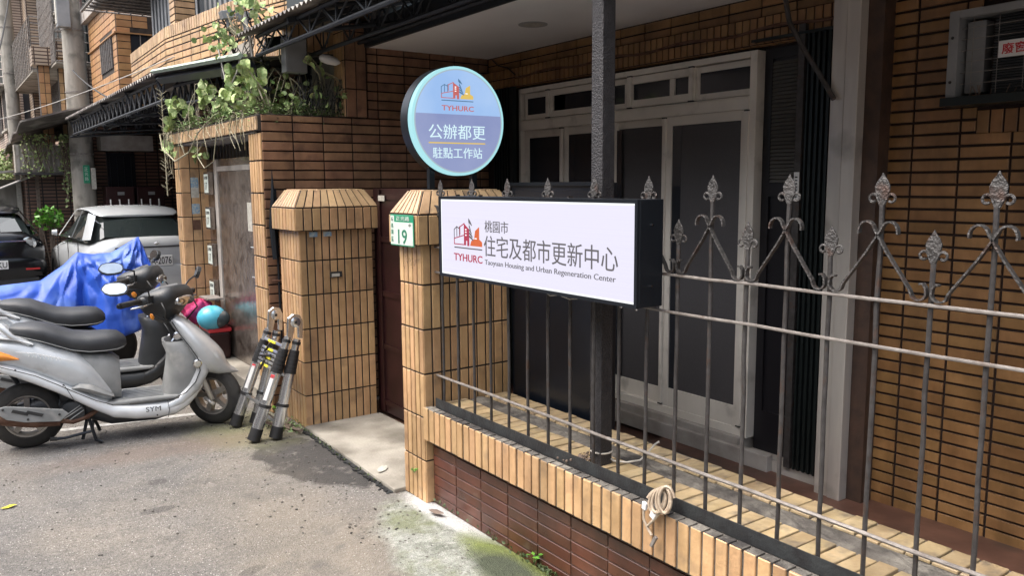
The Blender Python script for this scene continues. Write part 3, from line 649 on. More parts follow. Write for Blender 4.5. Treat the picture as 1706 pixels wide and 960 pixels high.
# plane on the face: u runs toward -y (left to right for the reader), measured as distance from y=S1
fo = (SX+.0058, S1, 0)
def T(s, mt, ya, yb, z0, z1, **k): return text(s, mt, pan, fo, nY, Z_, S1-ya, S1-yb, z0, z1, **k)
T('桃園市', 'lit_grey', 3.034, 2.851, 1.533, 1.586); T('住宅及都市更新中心', 'lit_grey', 3.042, 2.160, 1.425, 1.519)
T('Taoyuan Housing and Urban Regeneration Center', 'lit_grey', 3.036, 2.171, 1.380, 1.410)
T('TYHURC', 'lit_crimson', 3.302, 3.056, 1.388, 1.423, bold=.012)
def poly(parent, o, u, v, pts, mt, name='logo_shape', d=.0012):
    return MB().prism(pts, o, u, v, Vector(u).cross(Vector(v))*d).build(name, mt, parent)
def stroke(parent, o, u, v, segs, w_, mt, name='logo_outline', d=.0012):
    mb = MB(); u = Vector(u); v = Vector(v)
    for (a, b) in segs:
        a = Vector(a); b = Vector(b); t = (b-a).normalized(); p = Vector((-t.y, t.x))*w_/2; a_ = a-t*w_*.4; b_ = b+t*w_*.4
        mb.prism([tuple(a_-p), tuple(b_-p), tuple(b_+p), tuple(a_+p)], o, u, v, u.cross(v)*d)
    return mb.build(name, mt, parent)
def logo(parent, o, u, v, s, red, grey, orange, blue=None, ow=.02):
    """logo of outlined blocks, tower and hill; unit box 1 x 1.0"""
    f = lambda p: (p[0]*s, p[1]*s*.50); seg = lambda L: [(f(a), f(b)) for a, b in zip(L, L[1:])]
    wd = ow*s
    stroke(parent, o, u, v, seg([(0,.20),(0,.62),(.10,.74),(.20,.66),(.20,.38)])+seg([(.20,.74),(.20,.66)])+seg([(.10,.36),(.10,.70)]), wd, grey)
    stroke(parent, o, u, v, seg([(0,.26),(.38,.42)])+seg([(0,.26),(0,.04),(.38,.04),(.38,.88),(.22,.74),(.22,.44)]), wd, red)
    poly(parent, o, u, v, [f(p) for p in [(.38,.88),(.46,.78),(.56,.66),(.56,.0),(.49,.0),(.49,.20),(.44,.20),(.44,.02),(.38,.02)]], red)
    for z in (.52, .62, .40): poly(parent, (Vector(o)+(Vector(u).cross(Vector(v)))*.0014), u, v, [f(p) for p in [(.42,z),(.47,z),(.47,z+.05),(.42,z+.05)]], 'lit_edge', d=.0004)
    for i in range(5):
        z = .30+i*.13; poly(parent, (Vector(o)+(Vector(u).cross(Vector(v)))*.0016), u, v, [f(p) for p in [(.56,z+.14),(.66-.02*i,z+.06 if i < 4 else z+.02),(.72-.03*i,z-.04),(.72-.03*i,z-.09),(.56,z+.06)]], blue or grey, d=.0004)
    poly(parent, o, u, v, [f(p) for p in [(.54,1.10),(.60,1.0),(.66,.84),(.66,.80),(.54,.94)]], blue or grey)
    poly(parent, o, u, v, [f(p) for p in [(.60,.06),(.64,.22),(.74,.30),(.78,.62),(.92,.78),(.92,.30),(1.02,.20),(1.02,.02),(.60,.02)]], orange)
    poly(parent, (Vector(o)+(Vector(u).cross(Vector(v)))*.0014), u, v, [f(p) for p in [(.76,.30),(.84,.30),(.84,.34),(.76,.34)]], 'lit_edge', d=.0004)
    poly(parent, o, u, v, [f(p) for p in [(0,-.12),(1.02,-.12),(1.02,-.07),(0,-.07)]], grey)
logo(pan, (SX+.0058, 3.297, 1.462), nY, Z_, .240*.98, 'lit_crimson', 'lit_grey', 'lit_orange')
for y in (2.12, 2.2, 3.3): MB().tube([(SX+.06, y, SZ0), (SX+.06, y, SZ0-.018)], .005, 8).build('bolt', 'chrome', sg)
for z in (1.38, 1.60): MB().tube([(SX+.07, S0, z), (SX+.07, S0-.006, z)], .004, 8).build('bolt', 'chrome', sg)
for y in (2.5, 2.9, 3.35, 3.15, 2.35): MB().box(SX+.05, SX+.07, y-.004, y+.004, SZ1, SZ1+.008).build('bolt', 'chrome', sg)
for y in (2.3, 3.2):
    for z in (1.60, 1.40): fn_box('bracket', 'black_metal', sg, SX+.13, FX-.008, y-.02, y+.02, z-.012, z+.012)
# ================================================================== ROUND SIGN
RC = Vector((2.368, 3.82, 2.087)); RR = .293
rs = empty('round_sign', (RC.x, RC.y+.05, 1.71), 'round lit sign, pale blue above slate, on two posts over the numbered pillar', 'sign')
MB().lathe(RC, Y_, [(.045, RR-.004), (.045, RR+.004), (.12, RR+.004), (.12, .01)], 64).build('case', 'black_metal', rs, smooth=True)
MB().lathe(RC, Y_, [(.0, RR-.018), (.002, RR), (.0455, RR)], 64).build('lit_rim', 'lit_cyan', rs, smooth=True, angle=60)
MB().lathe(RC+Vector((0, -.001, 0)), Y_, [(0, RR-.026), (0, RR-.014), (.004, RR-.014)], 64).build('ring', 'lit_ring', rs)
zs = 2.123; rr = RR-.021; a0 = math.asin((zs-RC.z)/rr)
up_ = [(rr*math.cos(t), rr*math.sin(t)) for t in np.linspace(a0, math.pi-a0, 40)]; dn = [(rr*math.cos(t), rr*math.sin(t)) for t in np.linspace(math.pi-a0, 2*math.pi+a0, 48)]
pu = MB().prism(up_, (RC.x, RC.y-.0015, RC.z), X_, Z_, (0, .004, 0)).build('lit_panel', 'lit_sky', rs)
pdn = MB().prism(dn, (RC.x, RC.y-.0015, RC.z), X_, Z_, (0, .004, 0)).build('lit_panel', 'lit_slate', rs)
fo = (0, RC.y-.0017, 0)
def T2(s, mt, xa, xb, z0, z1, **k): return text(s, mt, pdn, fo, X_, Z_, xa, xb, z0, z1, **k)
T2('公辦都更', 'lit_txt', 2.174, 2.535, 1.991, 2.068); T2('駐點工作站', 'lit_txt', 2.197, 2.512, 1.887, 1.945)
poly(pdn, fo, X_, Z_, [(2.173, 1.966), (2.533, 1.966), (2.533, 1.973), (2.173, 1.973)], 'lit_yellow', 'underline')
text('TYHURC', 'lit_red', pu, fo, X_, Z_, 2.257, 2.46, 2.142, 2.170, bold=.012)
logo(pu, (2.256, RC.y-.0017, 2.205), X_, Z_, .198, 'lit_red', 'lit_blue', 'lit_yellow', 'lit_blue')
for x in (2.225, 2.50): MB().box(x-.016, x+.016, RC.y+.06, RC.y+.09, 1.70, 1.90).build('post', 'black_metal', rs)
fn_box('mount_plate', 'black_metal', rs, 2.18, 2.55, RC.y+.05, RC.y+.10, 1.716, 1.724)
# ================================================================== NUMBER PLATE
hp = empty('house_number_plate', (2.025, 3.865, 1.42), 'green and white house number 19 plate on the gate pillar cap', 'number plate')
px = 2.024
pl = MB().box(px, px+.004, 3.735, 3.997, 1.420, 1.588).build('plate', 'green_plate', hp, bevel=.002)
MB().box(px-.0015, px, 3.741, 3.991, 1.427, 1.548).box(px-.0015, px, 3.950, 3.991, 1.548, 1.582).build('white_field', 'plate_white', hp)
po = (px-.0016, 3.997, 0)
def T3(s, mt, ya, yb, z0, z1, **k): return text(s, mt, pl, po, nY, Z_, 3.997-ya, 3.997-yb, z0, z1, depth=.001, **k)
T3('19', 'text_green', 3.905, 3.805, 1.432, 1.510, bold=.01); T3('正光路', 'plate_white', 3.925, 3.775, 1.556, 1.580)
T3('中', 'text_dark', 3.785, 3.76, 1.525, 1.542); T3('桃', 'text_green', 3.982, 3.960, 1.515, 1.540); T3('園', 'text_green', 3.982, 3.960, 1.480, 1.505); T3('區', 'text_green', 3.982, 3.960, 1.440, 1.468)
T3('6', 'text_dark', 3.980, 3.962, 1.552, 1.576)
# ================================================================== SQUARE POST
ps = empty('steel_post', (2.24, 2.50, .56), 'dark hammered square steel post standing on the garden wall', 'post')
MB().box(2.195, 2.262, 2.462, 2.530, .55, 3.1).build('shaft', 'post_paint', ps, bevel=.004)
MB().tube([(2.232+.042*math.cos(t)*1.05, 2.496+.042*math.sin(t)*1.05, .617) for t in np.linspace(0, 2*math.pi, 17)], .004, 6, False).build('cable_tie', 'cable_white', ps)
mb = MB()
for i in range(60): sphere(mb, (2.19+random.gauss(0, .03), 2.56+random.gauss(0, .03), .565+random.uniform(0, .02)), random.uniform(.003, .008), 5, 3)
tag(mb.build('dirt_clump', 'vine_dry'), 'dark crumbs of soil around the foot of the steel post', 'dirt', kind='stuff')
tag(MB().tube([(2.25, 2.50, .60), (2.26, 2.45, .578), (2.30, 2.41, .575), (2.36, 2.395, .575), (2.43, 2.42, .585), (2.50, 2.45, .60), (2.53, 2.45, .61), (2.54, 2.46, .60)], .004, 6).build('white_cord', 'cable_white', smooth=True), 'white cord trailing from the steel post over the wall top', 'cord')
tag(MB().tube([(2.11, 2.75, 1.295), (2.10, 2.68, 1.275), (2.10, 2.62, 1.285), (2.10, 2.55, 1.275), (2.11, 2.45, 1.29), (2.12, 2.40, 1.305)], .003, 6).build('power_cord', 'cable_white', smooth=True), 'thin white power cord hanging under the long lightbox sign', 'cord')
# ================================================================== COILED CABLE LOCK
cl = empty('cable_lock', (2.05, 1.97, .60), 'coiled beige cable lock hanging over the wall edge', 'lock')
pts = []
for i in range(int(4.4*18)):
    t = 2*math.pi*i/18; k = i/18; dz = .043*math.sin(t+.2*k); dy = .033*math.cos(t)
    pts.append((2.050+.014*math.sin(t)-.002*k+.004*math.sin(3.1*k), 2.004-.017*k+dy-.30*dz, .598+.007*k+dz))
MB().tube(pts, .0060, 8).build('cable', 'cable_lock', cl, smooth=True)
MB().tube([(2.042, 2.025, .585), (2.036, 2.042, .555), (2.034, 2.040, .52), (2.036, 2.02, .49), (2.036, 2.0, .47)], .0055, 8).build('cable', 'cable_lock', cl, smooth=True)
MB().tube([(2.040, 1.955, .585), (2.035, 1.985, .54), (2.034, 2.02, .50)], .0055, 8).build('cable', 'cable_lock', cl, smooth=True)
MB().obox((2.034, 2.036, .572), (.006, 0, 0), (0, .010, .002), (0, -.002, .014)).build('sleeve', 'white', cl, bevel=.002)
MB().obox((2.034, 1.992, .552), (.006, 0, 0), (0, .011, .006), (0, -.006, .012)).build('sleeve', 'white', cl, bevel=.002)
MB().obox((2.034, 1.988, .452), (.006, 0, 0), (0, .006, .003), (0, -.012, .022)).build('lock_body', 'iron_pale', cl, bevel=.002)
# ================================================================== DARK BOARD BEHIND
bd = empty('notice_board', (2.69, 3.35, 0), 'large dark blue board standing behind the fence', 'board')
fn_box('panel', 'navy', bd, 2.66, 2.69, 2.95, 3.745, .06, 1.735)
MB().box(2.65, 2.70, 2.92, 2.95, 0, 1.75).box(2.65, 2.70, 2.95, 3.745, 1.735, 1.755).box(2.655, 2.695, 2.95, 3.745, .03, .06).build('frame', 'black_metal', bd)
# ================================================================== HOUSE FACADE (x = 4.02)
HX = 4.02
H = empty('tiled_house', (HX+.1, 3.5, 0), 'tan tiled house front behind the fence with white sliding doors', 'house')
hw = MB()
hw.box(HX+.008, HX+.2, 2.36, 6.2, 2.52, 3.4).box(HX+.008, HX+.2, -1.5, 2.362, 0, 3.4).box(HX+.008, HX+.2, 5.5, 6.2, 0, 2.521)
hw = hw.build('wall', 'grout_dark', H)
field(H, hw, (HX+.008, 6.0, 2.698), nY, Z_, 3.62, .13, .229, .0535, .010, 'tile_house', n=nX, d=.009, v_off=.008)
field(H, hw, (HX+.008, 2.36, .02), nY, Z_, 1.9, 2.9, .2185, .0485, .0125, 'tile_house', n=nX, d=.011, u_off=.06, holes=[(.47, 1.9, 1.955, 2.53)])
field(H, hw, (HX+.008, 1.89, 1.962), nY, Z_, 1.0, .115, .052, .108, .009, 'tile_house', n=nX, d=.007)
# upright tile lintel that juts out above the doors
li = MB().box(3.965, HX+.02, 2.58, 6.0, 2.535, 2.69).build('lintel', 'grout_dark', H)
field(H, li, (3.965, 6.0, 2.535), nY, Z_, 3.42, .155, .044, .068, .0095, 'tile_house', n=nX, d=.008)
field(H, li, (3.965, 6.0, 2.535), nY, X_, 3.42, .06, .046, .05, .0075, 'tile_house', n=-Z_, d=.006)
MB().tube([(3.952, y, 2.615+.012*math.sin(y*9)) for y in np.linspace(2.6, 5.5, 24)], .009, 6).build('conduit', 'rust', H)
MB().tube([(4.0, 5.9, 2.80), (3.99, 5.8, 2.74), (3.96, 5.62, 2.70), (3.95, 5.5, 2.63)], .006, 6).build('conduit', 'wire_black', H)
fn_box('threshold', 'plaster', H, 3.93, 4.12, 3.14, 5.5, .03, .175, bevel=.006)
fn_box('step', 'plaster', H, 3.90, 3.955, 2.90, 4.6, .03, .13, bevel=.006)
# interior darkness behind the doors: a real room
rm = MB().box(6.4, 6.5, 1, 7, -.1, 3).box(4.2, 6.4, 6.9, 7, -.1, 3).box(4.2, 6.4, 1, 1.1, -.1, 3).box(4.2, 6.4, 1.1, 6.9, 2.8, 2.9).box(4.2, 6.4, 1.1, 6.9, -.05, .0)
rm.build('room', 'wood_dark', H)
# --- sliding door (white aluminium)
D0, D1 = 3.115, 5.49
dr = MB()
x0, x1 = 3.975, 4.06
dr.box(x0, x1, D0, D0+.05, .17, 2.512).box(x0, x1, D1-.03, D1, .17, 2.512).box(x0, x1, D0+.05, D1-.03, 2.475, 2.512).box(x0, x1, D0+.05, D1-.03, .17, .225)
dr.box(x0-.006, x1, D0+.05, D1-.03, 2.175, 2.255).box(x0-.012, x0-.006, D0+.05, D1-.03, 2.245, 2.252)
dr = dr.build('sliding_door', 'white_alu', H, bevel=.003)
def sash(ya, yb, za, zb, xo, sw=.055, pane='screen_mesh', bw=None, name='sash', mid=None):
    bw = bw or sw
    mb = MB(); x_ = 3.985+xo
    mb.box(x_, x_+.03, ya, ya+sw, za, zb).box(x_, x_+.03, yb-sw, yb, za, zb).box(x_, x_+.03, ya+sw, yb-sw, zb-sw, zb).box(x_, x_+.03, ya+sw, yb-sw, za, za+bw)
    if mid: mb.box(x_+.004, x_+.026, mid-.02, mid+.02, za+bw, zb-sw)
    s_ = mb.build(name, 'white_alu', dr, bevel=.002)
    return s_
def pane(ya, yb, za, zb, x_, mt): return fn_box('pane', mt, dr, x_, x_+.004, ya, yb, za, zb)
# upper lights
sash(4.88, 5.44, 2.262, 2.47, .02, .04); sash(4.42, 5.10, 2.262, 2.47, 0, .045); sash(4.22, 4.47, 2.262, 2.47, .02, .045); sash(3.60, 4.22, 2.262, 2.47, 0, .05, mid=3.80); sash(3.13, 3.62, 2.262, 2.47, .024, .05)
for a, b in ((4.92, 5.40), (4.46, 5.05), (4.26, 4.43), (3.65, 4.17), (3.18, 3.57)): pane(a, b, 2.30, 2.43, 4.004, 'glass_dark')
for y in (5.10, 4.18, 3.62): MB().box(3.965, 3.985, y-.016, y+.016, 2.262, 2.47).build('stile', 'white_alu', dr, bevel=.002)
for y in (5.10, 4.18, 3.62):
    for z in (2.258, 2.470): fn_box('stile_cap', 'text_dark', dr, 3.963, 3.987, y-.018, y+.018, z-.003, z+.006)
# lower sashes with insect screens
sash(4.87, 5.46, .225, 2.175, .03, .06, bw=.09); sash(4.33, 4.93, .225, 2.175, .008, .06, bw=.09); sash(3.80, 4.40, .225, 2.175, .03, .05, bw=.11); sash(3.165, 3.845, .225, 2.175, -.004, .06, bw=.13)
pane(4.92, 5.42, .3, 2.12, 4.022, 'glass_dark'); pane(4.38, 4.88, .3, 2.12, 4.0, 'glass_dark'); pane(3.84, 4.36, .32, 2.13, 4.022, 'screen_mesh'); pane(3.22, 3.79, .34, 2.12, 3.992, 'screen_mesh')
for (ya, yb) in ((3.71, 3.79), (4.28, 4.335), (4.80, 4.86)): fn_box('glass_strip', 'glass_dark', dr, 3.9905 if ya < 3.8 else 3.998, 3.9915 if ya < 3.8 else 3.9995, ya, yb, .345, 2.115)
for y in (4.93, 3.845, 3.175): MB().box(3.966, 3.985, y-.014, y+.014, .235, 2.168).build('stile', 'white_alu', dr, bevel=.002)
for y in (4.93, 3.845, 3.175):
    for z in (.232, 2.165): fn_box('stile_cap', 'text_dark', dr, 3.963, 3.987, y-.016, y+.016, z, z+.008)
# slatted blinds behind the glass
mb = MB(); z = 1.2
while z < 2.43:
    mb.add([(4.075, 3.15, z), (4.075, 5.45, z), (4.092, 5.45, z+.020), (4.092, 3.15, z+.020)], [(0,1,2,3)]); z += .027
mb.build('blind', 'blind', dr)
# --- dark inner door, lock stile, folding gate
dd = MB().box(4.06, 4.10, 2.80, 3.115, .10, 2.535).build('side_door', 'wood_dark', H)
MB().box(4.045, 4.06, 2.80, 2.85, .10, 2.53).box(4.045, 4.06, 3.06, 3.112, .10, 2.53).box(4.045, 4.06, 2.85, 3.06, 2.46, 2.53).box(4.045, 4.06, 2.85, 3.06, 1.66, 1.74).box(4.045, 4.06, 2.85, 3.06, .1, .35).build('door_frame', 'wood_dark', dd)
mb = MB(); z = 1.76
while z < 2.45:
    if True: mb.add([(4.055, 2.85, z), (4.055, 3.06, z), (4.046, 3.06, z-.016), (4.046, 2.85, z-.016)], [(0,1,2,3)]).add([(4.046, 2.85, z-.016), (4.046, 3.06, z-.016), (4.055, 3.06, z-.02), (4.055, 2.85, z-.02)], [(0,1,2,3)])
    z += .022
mb.build('louvre', 'blind', dd)
fn_box('door_step', 'plaster', H, 3.95, 4.2, 2.55, 3.12, .03, .10)
fg = empty('folding_gate', (3.96, 2.72, .1), 'dark folding metal gate drawn together beside the stainless column', 'gate')
i = 0
for y in np.arange(2.575, 2.755, .0165):
    MB().box(3.93+.012*(i % 2), 3.96+.012*(i % 2), y, y+.010, .09, 2.56).build('slat', 'gate_green', fg); i += 1
MB().box(3.925, 3.955, 2.765, 2.805, .09, 2.60).build('lock_stile', 'iron', fg)
lb = fn_box('label_sticker', 'white', fg, 3.922, 3.925, 2.768, 2.802, 1.64, 1.80)
for k in range(7): fn_box('print', 'text_dark', lb, 3.9212, 3.922, 2.778, 2.794, 1.66+k*.018, 1.668+k*.018)
fn_box('track', 'gate_green', fg, 3.92, 3.98, 2.56, 3.12, 2.545, 2.56)
i = 0
f2 = empty('folding_gate', (3.96, 5.6, .1), 'dark folding gate stacked at the far end of the doors, behind the round sign', 'gate')
for y in np.arange(5.50, 5.76, .02):
    MB().box(3.90+.012*(i % 2), 3.93+.012*(i % 2), y, y+.012, .05, 2.53).build('slat', 'gate_green', f2); i += 1
MB().box(3.895, 3.93, 5.46, 5.495, .05, 2.53).build('lock_stile', 'gate_green', f2)
# --- stainless column
sc = empty('steel_column', (3.88, 2.47, 0), 'brushed stainless steel column between the folding gate and the tiled wall', 'column')
MB().box(3.86, 3.92, 2.475, 2.555, .03, 3.2).build('face_plate', 'stainless', sc, bevel=.004)
MB().box(3.850, 3.92, 2.395, 2.470, .03, 3.2).build('face_plate', 'stainless', sc, bevel=.004)
MB().box(3.92, 4.03, 2.31, 2.56, .03, 3.2).build('jamb', 'jamb_brown', sc)
tag(MB().tube([(3.83, 2.86, 2.86), (3.83, 2.80, 2.60), (3.83, 2.70, 2.44), (3.83, 2.60, 2.30), (3.84, 2.52, 2.17)], .014, 8).build('brace_bar', 'iron', smooth=True), 'slanted rusty brace bar crossing the top of the folding gate', 'bar')
# --- ceiling
ce = struct(MB().box(2.88, 4.02, -1.5, 6.0, 2.82, 2.86).build('ceiling', 'ceiling'))
dl = empty('downlight', (3.408, 4.534, 2.82), 'small round unlit downlight in the pale ceiling', 'lamp')
MB().lathe((3.408, 4.534, 2.82), -Z_, [(0, .10), (.004, .10), (.005, .07)], 32).build('trim', 'lamp_off', dl)
MB().lathe((3.408, 4.534, 2.82), -Z_, [(.005, .07), (.0055, .0)], 32).build('lens', 'paper', dl)
# --- window air conditioner cage
ac = empty('air_conditioner', (3.95, 1.7, 2.12), 'air conditioner in a grey grille cage on the right tiled wall', 'air conditioner')
a = 3.90
MB().box(a-.01, HX, 1.93, 1.975, 2.13, 2.52).box(a-.01, HX, 1.2, 1.93, 2.485, 2.52).box(a-.01, HX, 1.2, 1.245, 2.13, 2.485).build('frame', 'box_grey', ac, bevel=.003)
fn_box('sill', 'gate_green', ac, a-.03, HX, 1.15, 1.99, 2.09, 2.13, bevel=.003)
fn_box('body', 'gate_green', ac, 3.96, 4.15, 1.25, 1.80, 2.14, 2.47)
fn_box('side_panel', 'box_grey', ac, 3.955, 4.15, 1.84, 1.92, 2.15, 2.47)
mb = MB()
for z in np.arange(2.16, 2.48, .012): mb.box(3.948, 3.96, 1.25, 1.80, z, z+.005)
mb.build('fin', 'black_plastic', ac)
for y in (1.88, 1.77, 1.66, 1.55, 1.44, 1.33): MB().tube([(3.925, y, 2.13), (3.925, y, 2.49)], .0015, 5).build('grille_wire', 'iron_pale', ac)
for z in (2.19, 2.24, 2.29, 2.34, 2.39, 2.44): MB().tube([(3.924, 1.245, z), (3.924, 1.93, z)], .0015, 5).build('grille_wire', 'iron_pale', ac)
lb = fn_box('label_sticker', 'white', ac, 3.918, 3.920, 1.55, 1.765, 2.29, 2.362)
text('廢窗', 'red', lb, (3.9179, 1.765, 0), nY, Z_, .015, .115, 2.303, 2.35, bold=.012); text('冷氣', 'red', lb, (3.9179, 1.765, 0), nY, Z_, .125, .205, 2.303, 2.35, bold=.012)
for z in (2.2, 2.4): sphere(MB(), (3.888, 1.955, z), .007, 8, 5).build('bolt', 'text_dark', ac)
mb = MB()
for i in range(30): y = random.uniform(1.3, 1.9); mb.tube([(3.93, y, 2.13), (3.925+random.uniform(-.01, .01), y+random.uniform(-.02, .02), 2.15+random.random()*.03)], .0025, 4)
mb.build('debris', 'vine_dry', ac)
# ================================================================== PARTY WALL (y = 6.0) AND NEIGHBOUR PORCH
NW = empty('side_wall', (3.0, 6.1, 0), 'shade-darkened tan tiled side wall of the neighbouring house behind the gate', 'wall')
wb = MB().box(2.012, 4.02, 6.008, 6.12, 0, 2.27).box(2.86, 4.02, 6.008, 6.12, 2.27, 2.95)
wb = wb.build('wall', 'grout_dark', NW)
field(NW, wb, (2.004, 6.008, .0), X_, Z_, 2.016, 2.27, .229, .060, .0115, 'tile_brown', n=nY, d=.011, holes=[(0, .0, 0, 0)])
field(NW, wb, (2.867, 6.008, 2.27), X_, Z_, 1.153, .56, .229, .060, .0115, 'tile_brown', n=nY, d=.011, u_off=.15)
pl_ = MB().box(2.68, 2.86, 5.992, 6.2, 2.272, 3.0).build('pilaster', 'grout_dark', NW)
field(NW, pl_, (2.68, 5.992, 2.272), X_, Z_, .18, .72, .08, .21, .0085, 'tile_brown', n=nY, d=.006)  # shaded face takes the darkened copy, the street face keeps the lit tan
field(NW, pl_, (2.68, 6.2, 2.272), nY, Z_, .208, .72, .043, .21, .0085, 'tile_tan', n=nX, d=.006)
PO = empty('porch_house', (2.2, 7.3, 0), 'neighbouring tiled porch with a stained steel door and plants on its roof', 'house')
# porch: right jamb, left pillar, fascia, reveal
jb = MB().box(2.01, 2.26, 6.125, 6.29, 0, 2.14).build('jamb', 'grout', PO)
field(PO, jb, (2.01, 6.29, .0), nY, Z_, .285, 2.14, .044, .229, .0125, 'tile_tan', n=nX, d=.012)
lp = MB().box(2.01, 2.27, 8.448, 8.66, 0, 2.14).build('jamb', 'grout', PO)
field(PO, lp, (2.0, 8.448, .0), X_, Z_, .27, 2.14, .0815, .2315, .0085, 'tile_tan', n=nY, d=.007)
field(PO, lp, (2.01, 8.66, .0), nY, Z_, .212, 2.14, .057, .2265, .013, 'tile_tan', n=nX, d=.012)
fa = MB().box(1.985, 2.9, 6.01, 8.66, 2.15, 2.262).build('fascia', 'grout', PO)
field(PO, fa, (1.985, 8.66, 2.15), nY, Z_, 2.66, .112, .039, .108, .014, 'tile_cap', n=nX, d=.014)
fn_box('soffit', 'concrete', PO, 1.995, 2.9, 6.125, 8.65, 2.138, 2.149)
sd_ = MB().box(2.255, 2.30, 6.29, 8.45, .085, 2.0).build('steel_door', 'steel_door', PO)
for ya, yb in ((6.30, 6.72), (6.74, 8.02)):
    pass
MB().box(2.240, 2.255, 6.735, 6.75, .1, 1.9).build('door_seam', 'black_metal', sd_)
fn_box('door_leaf', 'steel_door', PO, 2.243, 2.2545, 6.76, 8.02, .12, 1.88, bevel=.004)
fn_box('door_leaf', 'steel_door', PO, 2.243, 2.2545, 6.31, 6.725, .12, 1.88, bevel=.004)
fn_box('door_frame', 'stainless', PO, 2.235, 2.2545, 8.04, 8.14, .1, 2.0); fn_box('door_frame', 'stainless', PO, 2.238, 2.2545, 6.30, 8.04, 1.885, 1.93)
for i, y in enumerate(np.arange(6.36, 8.4, .10)): MB().tube([(2.262, y, 1.93), (2.262, y, 2.13)], .007, 6).build('bar', 'iron', PO)
fn_box('transom', 'wood_dark', PO, 2.31, 2.33, 6.29, 8.45, 1.9, 2.13)
for y in (6.66, 6.86):
    MB().tube([(2.243, y, .94), (2.20, y, .94), (2.20, y, 1.24), (2.243, y, 1.24)], .009, 8).build('door_handle', 'chrome', PO, smooth=True)
MB().tube([(2.20, 6.55, 1.22), (2.20, 6.98, 1.22)], .007, 8).build('door_handle', 'chrome', PO); MB().tube([(2.20, 6.55, .96), (2.20, 6.98, .96)], .007, 8).build('door_handle', 'chrome', PO)
fn_box('sticker', 'paper', PO, 2.239, 2.242, 7.05, 7.17, 1.35, 1.60)
fn_box('sticker', 'navy', PO, 2.239, 2.242, 6.36, 6.52, 1.48, 1.62)
tx = fn_box('sticker', 'paper', PO, 2.239, 2.242, 6.38, 6.50, 1.50, 1.60); text('吉正', 'text_dark', tx, (2.2385, 6.50, 0), nY, Z_, .01, .11, 1.51, 1.59)
# "17" meter flags along the far jamb
for z in (1.78, 1.44, 1.08, .72):
    mf = empty('meter_box', (2.22, 8.25, z-.1), {1.78: 'topmost of four small door boxes marked 17', 1.44: 'second door box marked 17, below the topmost', 1.08: 'third door box marked 17 with a bright rod under it', .72: 'lowest door box marked 17, above the blue helmet'}[z], 'letter box', 'letter boxes marked 17')
    fn_box('body', 'steel_door', mf, 2.19, 2.235, 8.16, 8.34, z-.12, z+.10, bevel=.004)
    pp = fn_box('card', 'plate_white', mf, 2.187, 2.190, 8.18, 8.32, z-.10, z+.08)
    text('17', 'text_dark', pp, (2.1865, 8.32, 0), nY, Z_, .035, .105, z-.07, z)
    text('正光路', 'text_dark', pp, (2.1865, 8.32, 0), nY, Z_, .015, .125, z+.03, z+.06)
for z, mt in ((1.52, 'blue_paper'), (1.68, 'paper'), (1.36, 'rust'), (1.78, 'blue_paper')):
    fn_box('sticker', mt, PO, 2.09, 2.165, 8.439, 8.4405, z-.05, z+.05)
# upper wall behind the plants: dark window
uw = MB().box(2.80, 2.9, 6.2, 9.2, 2.262, 3.3).build('upper_wall', 'far_brown', PO)
fn_box('window', 'glass_dark', PO, 2.76, 2.80, 6.21, 6.95, 2.30, 2.80); fn_box('window_frame', 'black_metal', PO, 2.74, 2.79, 6.95, 7.05, 2.27, 2.85)
fn_box('window', 'plaster', PO, 2.755, 2.76, 6.24, 6.85, 2.33, 2.76)
fn_box('window_frame', 'black_metal', PO, 2.74, 2.79, 6.21, 7.05, 2.80, 2.86)
# planter parapet behind
fn_box('roof_slab', 'mortar', PO, 2.0, 2.9, 6.02, 8.65, 2.262, 2.275)
# balcony fascia above the canopy, with upright tiles
bf = MB().box(2.36, 2.9, 6.25, 7.15, 2.78, 3.05).build('balcony_band', 'grout', PO)
field(PO, bf, (2.36, 7.15, 2.78), nY, Z_, .9, .27, .05, .26, .009, 'tile_tan', n=nX, d=.007); field(PO, bf, (2.36, 6.25, 2.78), X_, Z_, .5, .27, .05, .26, .009, 'tile_tan', n=nY, d=.007)
# iron lattice by the ladder pillar
tr = empty('iron_bracket', (2.0, 5.93, .7), 'black iron bracket standing against the side wall behind the ladder pillar', 'bracket')
for (x, z0, z1) in ((2.075, .55, 1.72), (2.115, .55, 1.62), (2.15, .5, 1.5)): MB().tube([(x, 5.96, z0), (x, 5.96, z1)], .009, 6).build('rod', 'black_metal', tr)
MB().cyl((2.05, 5.94, 1.72), (2.05, 5.94, 1.86), .012, .002, 8).build('spike', 'black_metal', tr)
MB().tube([(2.05, 5.94, 1.20), (2.04, 5.94, 1.45), (2.05, 5.94, 1.72)], [.022, .03, .012], 8).build('holder', 'black_metal', tr)
for z in (1.55, 1.40, 1.02): MB().tube([(2.02, 5.94, z+.02), (2.2, 5.94, z)], .007, 6).build('arm', 'rust' if z < 1.2 else 'black_metal', tr)
